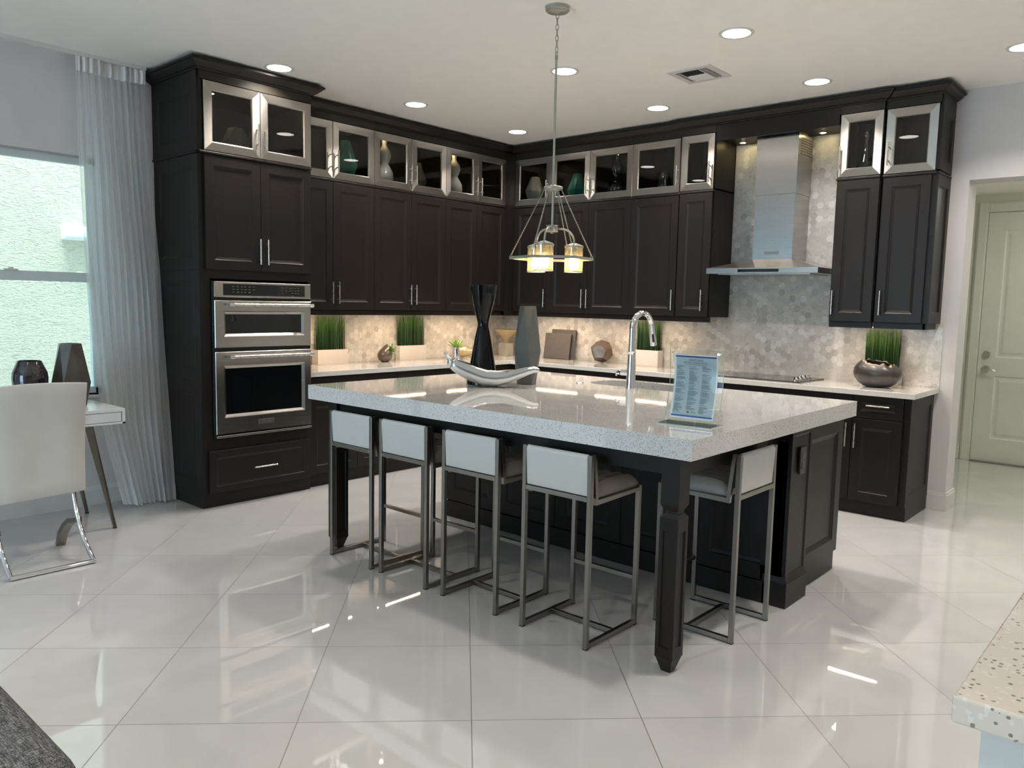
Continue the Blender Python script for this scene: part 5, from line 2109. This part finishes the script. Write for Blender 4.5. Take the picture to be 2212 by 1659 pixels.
# ------------------------------------------------------------------ things on the island
mb = MB()
cx, cyy = 2.462, -2.956
prof = [(0.092, 0.0), (0.097, 0.004), (0.096, 0.02), (0.082, 0.10), (0.066, 0.19), (0.050, 0.28), (0.040, 0.325), (0.0335, 0.355), (0.0335, 0.375), (0.042, 0.41), (0.056, 0.46), (0.070, 0.52), (0.080, 0.57), (0.0835, 0.600), (0.0855, 0.607), (0.079, 0.606), (0.066, 0.53), (0.036, 0.41), (0.024, 0.37)]
mb.lathe(prof, (cx, cyy), z=IZ, seg=64)
tag(obj('hourglass_vase', mb, 'black_gloss', smooth='auto'), 'tall glossy black hourglass-shaped vase on the island', 'vase')

# faceted grey vase
mb = MB()
cx, cyy = 2.632, -2.735


def poly(n, rx, ry, z, ph):
    return [(cx + rx * math.cos(ph + 2 * math.pi * k / n), cyy + ry * math.sin(ph + 2 * math.pi * k / n), IZ + z) for k in range(n)]


lv = [poly(6, 0.062, 0.055, 0.0, YAW + 0.0), poly(6, 0.098, 0.085, 0.215, YAW + R(30)), poly(6, 0.052, 0.048, 0.483, YAW + 0.0)]
L = [[mb.b.verts.new(p) for p in l] for l in lv]
for k in range(6):
    j = (k + 1) % 6
    mb.b.faces.new((L[0][k], L[0][j], L[1][k]))
    mb.b.faces.new((L[1][k], L[0][j], L[1][j]))
    mb.b.faces.new((L[1][k], L[1][j], L[2][j]))
    mb.b.faces.new((L[1][k], L[2][j], L[2][k]))
mb.b.faces.new(list(reversed(L[0])))
ti = [mb.b.verts.new((cx + (v.co.x - cx) * 0.82, cyy + (v.co.y - cyy) * 0.82, v.co.z)) for v in L[2]]
tb = [mb.b.verts.new((v.co.x, v.co.y, v.co.z - 0.05)) for v in ti]
for k in range(6):
    j = (k + 1) % 6
    mb.b.faces.new((L[2][k], L[2][j], ti[j], ti[k]))
    mb.b.faces.new((ti[k], ti[j], tb[j], tb[k]))
mb.b.faces.new(tb)
tag(obj('faceted_vase', mb, 'grey_vase', bevel=0.0015), 'tall faceted matte grey vase on the island', 'vase')

# pewter chilli pepper
t = thing('pepper_sculpture', 'large silver chilli pepper sculpture lying curved on the island', 'sculpture', (2.61, -3.03, IZ))
PX0, PY0, PX1, PY1 = 2.434, -3.190, 2.826, -2.845
keys = [(0.000, 0.135, 0.030), (0.03, 0.129, 0.039), (0.12, 0.105, 0.046), (0.25, 0.075, 0.049), (0.38, 0.053, 0.050), (0.50, 0.0485, 0.0475), (0.62, 0.056, 0.041), (0.75, 0.078, 0.032), (0.87, 0.100, 0.025), (0.95, 0.108, 0.019), (1.0, 0.100, 0.012)]
mb = MB()
pts, rad = [], []
for k in range(49):
    s_ = k / 48
    for (a, za, ra), (b, zb, rb) in zip(keys, keys[1:]):
        if s_ <= b + 1e-9:
            q = (s_ - a) / (b - a)
            z_, r_ = za + (zb - za) * q, ra + (rb - ra) * q
            break
    wob = 0.0018 * math.sin(s_ * 40) * (1 if 0.15 < s_ < 0.8 else 0)
    pts.append((PX0 + (PX1 - PX0) * s_, PY0 + (PY1 - PY0) * s_, IZ + max(z_, r_ + 0.0005) + 0.002))
    rad.append(r_ + wob * 0.3)
mb.tube(pts, rad, 28)
obj('fruit', mb, 'pewter', t, smooth=True)
d0 = (Vector(pts[0]) - Vector(pts[2])).normalized()
p0 = Vector(pts[0])
mb = MB()
ud = Vector((d0.x, d0.y, 0)).normalized()
mb.tube([p0 + d0 * -0.006, p0 + d0 * 0.008, p0 + ud * 0.014 + Vector((0, 0, 0.022)), p0 + ud * 0.024 + Vector((0, 0, 0.042)), p0 + ud * 0.042 + Vector((0, 0, 0.066))], [0.032, 0.026, 0.013, 0.008, 0.0085], 20)
obj('stem', mb, 'pewter', t, smooth=True)

# acrylic sign holder
t = thing('sign_holder', 'clear acrylic stand holding a printed feature list on the island', 'sign', (4.16, -3.43, IZ))
mtxs = Matrix.Translation((4.160, -3.450, IZ)) @ Matrix.Rotation(R(4), 4, 'Z')


def curve_y(z):     # slight forward curl of the sheets
    q = z / 0.33
    return 0.030 * math.sin(q * math.pi * 0.9) + 0.018 * q


def sheet(name, hw, z0, z1, dy, m, parent, n=14, th=0.003):
    mb = MB()
    A_, B_ = [], []
    for k in range(n + 1):
        z = z0 + (z1 - z0) * k / n
        y = curve_y(z) + dy
        A_.append((mb.b.verts.new((-hw, y, z)), mb.b.verts.new((hw, y, z))))
        B_.append((mb.b.verts.new((-hw, y + th, z)), mb.b.verts.new((hw, y + th, z))))
    for k in range(n):
        mb.b.faces.new((A_[k][0], A_[k][1], A_[k + 1][1], A_[k + 1][0]))
        mb.b.faces.new((B_[k][1], B_[k][0], B_[k + 1][0], B_[k + 1][1]))
        mb.b.faces.new((A_[k][0], A_[k + 1][0], B_[k + 1][0], B_[k][0]))
        mb.b.faces.new((A_[k][1], B_[k][1], B_[k + 1][1], A_[k + 1][1]))
    mb.b.faces.new((A_[0][0], B_[0][0], B_[0][1], A_[0][1]))
    mb.b.faces.new((A_[n][0], A_[n][1], B_[n][1], B_[n][0]))
    mb.xf(mtxs)
    return obj(name, mb, m, parent, smooth='auto')


sheet('back_sheet', 0.122, 0.004, 0.322, 0.004, 'acrylic', t)
mb = MB()
for sx in (-1, 1):
    for k in range(14):
        z0, z1 = 0.004 + 0.318 * k / 14, 0.004 + 0.318 * (k + 1) / 14
        y0, y1 = curve_y(z0) + 0.004, curve_y(z1) + 0.004
        x = sx * 0.122
        mb.hexa([(x - 0.0008, y0, z0), (x + 0.0008, y0, z0), (x + 0.0008, y0 + 0.003, z0), (x - 0.0008, y0 + 0.003, z0)],
                [(x - 0.0008, y1, z1), (x + 0.0008, y1, z1), (x + 0.0008, y1 + 0.003, z1), (x - 0.0008, y1 + 0.003, z1)])
mb.box(-0.122, 0.122, curve_y(0.322) + 0.004, curve_y(0.322) + 0.007, 0.3215, 0.3230)
mb.xf(mtxs)
obj('bright_edges', mb, 'acrylic_edge', t)
mb = MB()
mb.box(-0.122, 0.122, -0.070, 0.065, 0.0, 0.004)
mb.xf(mtxs)
obj('base', mb, 'acrylic', t)
mb = MB()
for b in ((-0.122, 0.122, -0.0712, -0.070), (-0.1232, -0.122, -0.07, 0.065), (0.122, 0.1232, -0.07, 0.065), (-0.10, 0.10, -0.002, 0.0)):
    mb.box(*b, 0.0, 0.0042)
mb.xf(mtxs)
obj('bright_edges', mb, 'acrylic_edge', t)
sheet('front_sheet', 0.101, 0.008, 0.298, -0.006, 'acrylic', t)
pa = sheet('paper', 0.099, 0.022, 0.296, 0.0, 'paper_white', t, th=0.0008)


def on_paper(mb_boxes, name, m, lift=0.0012, mesh=None):
    mb = MB()
    for x0, x1, z0, z1 in mb_boxes:
        n = max(1, int((z1 - z0) / 0.02))
        for k in range(n):
            a, b = z0 + (z1 - z0) * k / n, z0 + (z1 - z0) * (k + 1) / n
            mb.face([(x0, curve_y(a) - lift, a), (x1, curve_y(a) - lift, a), (x1, curve_y(b) - lift, b), (x0, curve_y(b) - lift, b)])
    mb.xf(mtxs)
    return obj(name, mb, m, pa)


on_paper([(-0.092, 0.092, 0.030, 0.290)], 'blue_tint', 'paper', 0.0003)
on_paper([(-0.094, 0.094, 0.284, 0.2905)], 'top_stripe', 'navy', 0.0006)
on_paper([(-0.094, 0.094, 0.030, 0.0365)], 'bottom_stripe', 'blue', 0.0006)
rg = random.Random(21)
lines = []
for cxx in (-0.088, -0.030, 0.029):
    z = 0.246
    while z > (0.060 if cxx == -0.030 else 0.044):
        if rg.random() < 0.94:
            L_ = rg.uniform(0.018, 0.046)
            lines.append((cxx, cxx + L_, z, z + 0.0016))
        z -= 0.0030 if rg.random() < 0.88 else 0.0052
lines += [(-0.006, 0.020, 0.0475, 0.0490), (-0.006, 0.010, 0.0515, 0.0535), (-0.080, 0.084, 0.0405, 0.0412)]
on_paper(lines, 'text_lines', 'ink', 0.0006)
mb = MB()
mb.lathe([(0.0045, 0), (0.0045, 0.0002)], (0, 0), seg=20)
mb.lathe([(0.0070, 0), (0.0060, 0.0002), (0.0060, 0), (0.0070, 0)], (0, 0), seg=20, close=False)
mb.xf(mtxs @ Matrix.Translation((-0.018, curve_y(0.050) - 0.0012, 0.050)) @ Matrix.Rotation(R(90), 4, 'X'))
obj('round_emblem', mb, 'ink', pa)
for body, size, z in (('WESTLAKE', 0.0135, 0.272), ('KESTREL GRAND MODEL', 0.0098, 0.2605), ('INCLUDED FEATURES AND UPGRADES', 0.0056, 0.2520)):
    text_mesh('heading', body, size, 'ink', pa, mtxs @ Matrix.Translation((0, curve_y(z) - 0.0014, z)) @ WB.text_rot(), extrude=0.0001)
for sx in (-1, 1):
    mb = MB()
    mb.cyl((sx * 0.104, curve_y(0.303) - 0.008, 0.303), (sx * 0.104, curve_y(0.303) + 0.012, 0.303), 0.0048, 14)
    mb.xf(mtxs)
    obj('screw', mb, 'chrome', t, smooth='auto')

# ------------------------------------------------------------------ things behind the glass doors
SZ = ZM + 0.0125


def facet(name, x, y, r, h, zf, m, label, cat='vase', n=6, rb=0.6, rt=0.55, ph=0.4, group=None, wob=0.0, z0=SZ):
    mb = MB()
    lv = [(r * rb, 0.0, ph), (r, h * zf, ph + math.pi / n), (r * rt, h, ph + wob)]
    L = [[mb.b.verts.new((x + q * math.cos(p + 2 * math.pi * k / n), y + q * math.sin(p + 2 * math.pi * k / n), z0 + z)) for k in range(n)] for q, z, p in lv]
    for k in range(n):
        j = (k + 1) % n
        mb.b.faces.new((L[0][k], L[0][j], L[1][k]))
        mb.b.faces.new((L[1][k], L[0][j], L[1][j]))
        mb.b.faces.new((L[1][k], L[1][j], L[2][j]))
        mb.b.faces.new((L[1][k], L[2][j], L[2][k]))
    mb.b.faces.new(list(reversed(L[0])))
    ti = [mb.b.verts.new((x + (v.co.x - x) * 0.8, y + (v.co.y - y) * 0.8, v.co.z)) for v in L[2]]
    tb = [mb.b.verts.new((v.co.x, v.co.y, v.co.z - h * 0.15)) for v in ti]
    for k in range(n):
        j = (k + 1) % n
        mb.b.faces.new((L[2][k], L[2][j], ti[j], ti[k]))
        mb.b.faces.new((ti[k], ti[j], tb[j], tb[k]))
    mb.b.faces.new(tb)
    o = obj(name, mb, m, bevel=0.001)
    return tag(o, label, cat, group)


facet('faceted_vase', 0.50, -3.470, 0.092, 0.205, 0.60, 'sage', 'pale sage faceted vase behind glass above the ovens', rb=0.8, rt=0.62)
facet('faceted_vase', 0.20, -2.300, 0.100, 0.345, 0.42, 'teal', 'tall teal faceted vase behind glass, left wall', rb=0.55, rt=0.45)
facet('faceted_vase', 0.20, -1.490, 0.085, 0.280, 0.40, 'sage', 'sage green faceted vase behind glass, left wall', rb=0.6, rt=0.40)
facet('faceted_vase', 0.535, -0.20, 0.100, 0.290, 0.50, 'bone', 'bone coloured faceted vase behind glass, right of the room corner', rb=0.5, rt=0.45)
facet('faceted_vase', 1.070, -0.20, 0.098, 0.275, 0.42, 'teal', 'wide teal faceted vase behind glass, right of the room corner', rb=0.65, rt=0.40)


def gourd_prof(r, h):
    return [(r * 0.45, 0), (r * 0.75, 0.012 * h / 0.42), (r, h * 0.22), (r * 0.94, h * 0.34), (r * 0.55, h * 0.47), (r * 0.42, h * 0.51), (r * 0.55, h * 0.56),
            (r * 0.76, h * 0.66), (r * 0.68, h * 0.76), (r * 0.34, h * 0.85), (r * 0.26, h * 0.90), (r * 0.32, h * 0.97), (r * 0.36, h), (r * 0.28, h), (r * 0.2, h * 0.9)]


for x, y, lb in ((0.20, -1.880, 'white glossy double gourd vase behind glass, nearer the ovens'), (0.20, -1.020, 'white glossy double gourd vase behind glass, nearer the room corner')):
    tag(obj('gourd_vase', MB().lathe(gourd_prof(0.082, 0.425), (x, y), z=SZ, seg=40), 'white_gloss', smooth=True), lb, 'vase', 'white gourd vases in the glass cabinets')
tag(obj('gourd_vase', MB().lathe(gourd_prof(0.080, 0.405), (1.530, -0.20), z=SZ, seg=40), 'clear', smooth=True), 'clear glass double gourd vase behind glass, back wall', 'vase')
tag(obj('glass_jar', MB().lathe([(0.05, 0), (0.068, 0.01), (0.070, 0.14), (0.06, 0.17), (0.058, 0.18), (0.062, 0.19), (0.03, 0.215), (0.008, 0.225), (0.010, 0.245), (0.001, 0.25)], (2.03, -0.20), z=SZ, seg=36, open_top=True), 'clear', smooth='auto'),
    'lidded clear glass jar behind glass, left of the hood', 'jar')
tag(obj('glass_cone', MB().lathe([(0.085, 0), (0.088, 0.006), (0.012, 0.22), (0.006, 0.245)], (2.455, -0.20), z=SZ, seg=36), 'clear', smooth='auto'),
    'clear glass cone behind the narrow glass door beside the hood', 'ornament')
tag(obj('glass_flask', MB().lathe([(0.070, 0), (0.082, 0.012), (0.078, 0.05), (0.030, 0.19), (0.022, 0.24), (0.022, 0.33), (0.030, 0.345)], (3.760, -0.20), z=SZ, seg=36), 'clear', smooth='auto'),
    'clear conical glass flask behind glass, right of the hood', 'flask')
mb = MB()
n = 48
for k, (rr_, z_) in enumerate(()):
    pass
A_ = []
for rr_, z_ in ((0.05, 0.0), (0.055, 0.01), (0.03, 0.03), (0.05, 0.10), (0.11, 0.175), (0.135, 0.20)):
    A_.append([mb.b.verts.new((0.42 + rr_ * (1 + 0.10 * math.sin(6 * a) * (z_ / 0.2)) * math.cos(a), -3.30 + rr_ * (1 + 0.10 * math.sin(6 * a) * (z_ / 0.2)) * math.sin(a), SZ + z_ + 0.02 * math.sin(6 * a) * (z_ / 0.2) ** 2)) for a in [2 * math.pi * i / n for i in range(n)]])
for a, b in zip(A_, A_[1:]):
    for i in range(n):
        j = (i + 1) % n
        mb.b.faces.new((a[i], a[j], b[j], b[i]))
tag(obj('glass_bowl', mb, 'clear', smooth=True), 'clear glass bowl with a wavy rim above the ovens', 'bowl')
mb = MB()
for k in range(3):
    a = R(120 * k + 20)
    mb.tube([(0.20, -0.64, SZ + 0.115), (0.20 + 0.05 * math.cos(a), -0.64 + 0.05 * math.sin(a), SZ + 0.002)], 0.0025, 8)
mb.lathe([(0.030, 0.112), (0.032, 0.118), (0.0, 0.118)], (0.20, -0.64), z=SZ, seg=20, close=False)
tag(obj('wire_stand', mb, 'nickel', smooth='auto'), 'small three-legged wire stand behind glass near the room corner', 'stand')

# ------------------------------------------------------------------ curtain
t = thing('sheer_curtain', 'floor-length white sheer curtain between the window and the oven cabinet', 'curtain', (0.15, -4.12, 0))


def cur(u, z):
    q = 1 - z / 3.0
    ymin = -4.385 + 0.02 * q + 0.055 * q ** 3 + 0.075 * max(0, q - 0.8) / 0.2
    ymax = -3.935 + 0.065 * min(1, q * 2.2)
    x0 = 0.105 + 0.03 * q + 0.14 * q ** 2.2
    nz_ = lambda a, b, c: noise.noise(Vector((a, b, c)))
    amp = (0.016 + 0.020 * q) * (0.75 + 0.9 * nz_(u * 6.0, z * 0.25, 4.0))
    ph = 2 * math.pi * (10.5 * u + 0.55 * nz_(u * 4.0, z * 0.22, 1.0) + 0.10 * nz_(u * 3, z * 1.1, 7.0))
    y = ymin + (ymax - ymin) * (u + 0.006 * math.sin(ph * 2 + 1))
    x = x0 + amp * (math.sin(ph) + 0.35 * math.sin(2.1 * ph + 1.3)) + 0.018 * nz_(u * 16.0, z * 0.35, 9.0) + 0.012 * math.sin(2.4 * z + 7 * u) + 0.03 * max(0, q - 0.82) * (1 + nz_(u * 7, 0, 3))
    return x, y


NU, NZ = 300, 46


def cloth(z0, z1, nz, m, name, off=0.0):
    mb = MB()
    g = []
    for j in range(nz + 1):
        row = []
        for i in range(NU + 1):
            u = i / NU
            zz = z0 + (z1 - z0) * j / nz
            lift = (0.028 * (1 - u) ** 3 + 0.012 * noise.noise(Vector((u * 8, 0, 2)))  + 0.004) * max(0, 1 - zz / 0.4)
            x, y = cur(u, zz)
            row.append(mb.b.verts.new((x + off, y, zz + lift)))
        g.append(row)
    for j in range(nz):
        for i in range(NU):
            mb.b.faces.new((g[j][i], g[j][i + 1], g[j + 1][i + 1], g[j + 1][i]))
    return obj(name, mb, m, t, smooth=True, norm=False)


cloth(0.012, 2.955, NZ, 'sheer', 'panel')
cloth(0.010, 0.125, 4, 'sheer', 'bottom_hem', 0.003)
mb = MB()
g = []
for j in range(6):
    row = []
    for i in range(NU + 1):
        u = i / NU
        z_ = 2.925 + 0.095 * j / 5
        x, y = cur(u, 2.95)
        row.append(mb.b.verts.new((x + 0.006 + 0.008 * abs(math.sin(math.pi * 13 * u)) * math.sin(math.pi * j / 5), y, z_)))
    g.append(row)
for j in range(5):
    for i in range(NU):
        mb.b.faces.new((g[j][i], g[j][i + 1], g[j + 1][i + 1], g[j + 1][i]))
obj('heading_tape', mb, 'hem', t, smooth=True, norm=False)
mb = MB().box(0.085, 0.125, -6.9, -3.925, 3.022, 3.0475)
tag(obj('curtain_track', mb, 'trim', bevel=0.002), 'thin white curtain track on the ceiling above the window', 'curtain track')

# ------------------------------------------------------------------ desk by the window
t = thing('desk', 'white lacquered desk with shallow drawers and splayed steel legs', 'desk', (0.42, -5.1, 0))
DKX0, DKX1, DKY0, DKY1, DKZ = 0.13, 0.735, -5.85, -4.385, 0.768
mb = MB()
mb.box(DKX0, DKX1, DKY0, DKY1, 0.748, DKZ)
mb.box(DKX0, DKX1 - 0.02, DKY0, DKY0 + 0.018, 0.672, 0.748)
mb.box(DKX0, DKX1 - 0.0, DKY1 - 0.018, DKY1, 0.672, 0.748)
mb.box(DKX0, DKX1, DKY0, DKY1, 0.672, 0.684)
mb.box(DKX0, DKX0 + 0.02, DKY0, DKY1, 0.684, 0.748)
obj('desk_top', mb, 'white_lacquer', t, bevel=0.001)
for a0, a1 in ((-5.83, -5.125), (-5.115, -4.408)):
    obj('drawer', MB().box(DKX1 - 0.04, DKX1 - 0.003, a0, a1, 0.687, 0.745), 'white_lacquer', t, bevel=0.0015)
obj('leg_rail', MB().box(DKX0 + 0.06, DKX1 - 0.08, -4.60, -4.50, 0.662, 0.6719), 'stool_metal', t)


def desk_leg(top, bot, name='leg'):
    mb = MB()
    tx, ty = top
    bx_, by_ = bot
    for (ax, ay, bx2, by2) in ((0.040, 0.0, 0.010, 0.0), (0.0, 0.040, 0.0, 0.010)):
        th = 0.005
        tt = [(tx - ax, ty - ay, 0.665), (tx + (th if ay else 0), ty + (th if ax else 0), 0.665)]
        def quad(cx, cyy, sx_, sy_, z):
            return [(cx - sx_, cyy - sy_, z), (cx + 0.005, cyy - sy_, z), (cx + 0.005, cyy + 0.005, z), (cx - sx_, cyy + 0.005, z)]
        top_q = quad(tx, ty, 0.045 if ax else 0.0, 0.045 if ay else 0.0, 0.665)
        bot_q = quad(bx_, by_, 0.013, 0.013, 0.006)
        mb.hexa(bot_q, top_q)
    l = obj(name, mb, 'stool_metal', t)
    obj('foot_pad', MB().box(bx_ - 0.014, bx_ + 0.006, by_ - 0.014, by_ + 0.006, 0.0, 0.006), 'rubber', l)


desk_leg((0.655, -4.555), (0.690, -4.447))
desk_leg((0.205, -4.540), (0.208, -4.435))
desk_leg((0.655, -5.700), (0.690, -5.800))
desk_leg((0.205, -5.700), (0.208, -5.800))

mb = MB()
mb.lathe([(0.070, 0), (0.086, 0.008), (0.090, 0.08), (0.097, 0.15), (0.099, 0.19), (0.095, 0.225), (0.070, 0.283), (0.066, 0.294), (0.062, 0.292), (0.066, 0.27), (0.080, 0.2), (0.07, 0.05)], (0.40, -4.808), z=DKZ + 0.0003, seg=48)
tag(obj('barrel_vase', mb, 'speckle_vase', smooth='auto'), 'dark speckled barrel vase on the desk', 'vase')
facet('hexagonal_vase', 0.40, -4.575, 0.112, 0.395, 0.36, 'bronze_vase', 'tall brown six-sided vase on the desk next to the curtain', rb=0.80, rt=0.62, ph=YAW + 0.12, z0=DKZ + 0.0003)

# ------------------------------------------------------------------ desk chair
t = thing('desk_chair', 'white leatherette desk chair with crossed chrome legs', 'chair', (1.05, -4.98, 0))
mb = MB()
cy0, cy1 = -5.225, -4.745
nz, ny = 16, 8
F_, Bk = [], []
for j in range(nz + 1):
    q = j / nz
    z = 0.355 + (0.993 - 0.355) * q
    xc = 1.075 + 0.045 * (q - 0.5) + 0.012 * (2 * q - 1) ** 2
    f_, b_ = [], []
    w = 0.232 + 0.012 * q ** 2
    for i in range(ny + 1):
        s_ = i / ny
        y = -4.985 + w * (2 * s_ - 1)
        bow = 0.004 * math.cos(math.pi * (s_ - 0.5))
        e = min(1.0, 6 * min(s_, 1 - s_) + 0.35, 9 * min(q, 1 - q) + 0.4)
        zz = z - (0.010 * (2 * s_ - 1) ** 2 if q > 0.9 else 0) + (0.018 * (s_ - 0.5) if q < 0.05 else 0)
        f_.append(mb.b.verts.new((xc + 0.027 * e - bow + (-0.006 if i == ny // 2 and 0.1 < q < 0.72 else 0), y, zz)))
        b_.append(mb.b.verts.new((xc - 0.027 * e - bow, y, zz)))
    F_.append(f_)
    Bk.append(b_)
for j in range(nz):
    for i in range(ny):
        mb.b.faces.new((F_[j][i], F_[j][i + 1], F_[j + 1][i + 1], F_[j + 1][i]))
        mb.b.faces.new((Bk[j][i], Bk[j + 1][i], Bk[j + 1][i + 1], Bk[j][i + 1]))
    mb.b.faces.new((F_[j][0], F_[j + 1][0], Bk[j + 1][0], Bk[j][0]))
    mb.b.faces.new((F_[j][ny], Bk[j][ny], Bk[j + 1][ny], F_[j + 1][ny]))
for i in range(ny):
    mb.b.faces.new((F_[0][i], Bk[0][i], Bk[0][i + 1], F_[0][i + 1]))
    mb.b.faces.new((F_[nz][i], F_[nz][i + 1], Bk[nz][i + 1], Bk[nz][i]))
obj('backrest', mb, 'chair_leather', t, smooth='auto', bevel=0.006, seg=3)
obj('seat', MB().box(0.60, 1.055, -5.205, -4.765, 0.415, 0.485), 'chair_leather', t, bevel=0.02, seg=4)
for y in (-5.205, -4.803):
    mb = MB()
    mb.tube([(1.290, y, 0.013), (1.235, y, 0.045), (1.165, y, 0.10), (1.105, y, 0.17), (1.06, y, 0.25), (1.03, y, 0.33), (1.01, y, 0.414)], 0.0125, 14)
    obj('rear_leg', mb, 'chrome', t, smooth='auto')
    mb = MB()
    mb.tube([(0.820, y - 0.01, 0.003), (0.862, y - 0.01, 0.08), (0.930, y - 0.008, 0.145), (1.00, y - 0.006, 0.185), (1.085, y - 0.004, 0.205)], 0, flat=(0.024, 0.014))
    obj('front_leg', mb, 'stool_metal', t, smooth='auto')
mb = MB()
mb.tube([(1.290, -5.212, 0.013), (1.290, -4.796, 0.013)], 0.0125, 14)
obj('floor_bar', mb, 'chrome', t, smooth='auto')

# ------------------------------------------------------------------ bar counter and sofa at the frame's lower corners
t = thing('bar_counter', 'speckled cream stone counter corner on a white base', 'counter', (6.4, -4.5, 0))
obj('stone_top', MB().box(5.550, 7.30, -5.187, -3.70, 0.872, 0.914), 'granite', t, bevel=0.004)
obj('base', MB().box(5.585, 7.25, -5.155, -3.75, 0.0, 0.872), 'trim', t)
t = thing('sofa', 'dark grey woven fabric sofa seen from behind', 'sofa', (3.5, -6.3, 0))
obj('backrest', MB().box(2.45, 4.43, -6.22, -5.975, 0.07, 0.70), 'weave', t, bevel=0.055, seg=6, smooth='auto')
obj('arm', MB().box(4.22, 4.40, -7.0, -6.221, 0.07, 0.60), 'weave', t, bevel=0.05, seg=5, smooth='auto')
obj('arm', MB().box(2.48, 2.66, -7.0, -6.221, 0.07, 0.60), 'weave', t, bevel=0.05, seg=5, smooth='auto')
obj('seat_cushion', MB().box(2.665, 4.215, -7.0, -6.221, 0.15, 0.45), 'weave', t, bevel=0.04, seg=4, smooth='auto')
for x in (2.6, 4.28):
    for y in (-6.9, -6.1):
        obj('foot', MB().box(x - 0.02, x + 0.02, y - 0.02, y + 0.02, 0.0, 0.08), 'black_plastic', t)
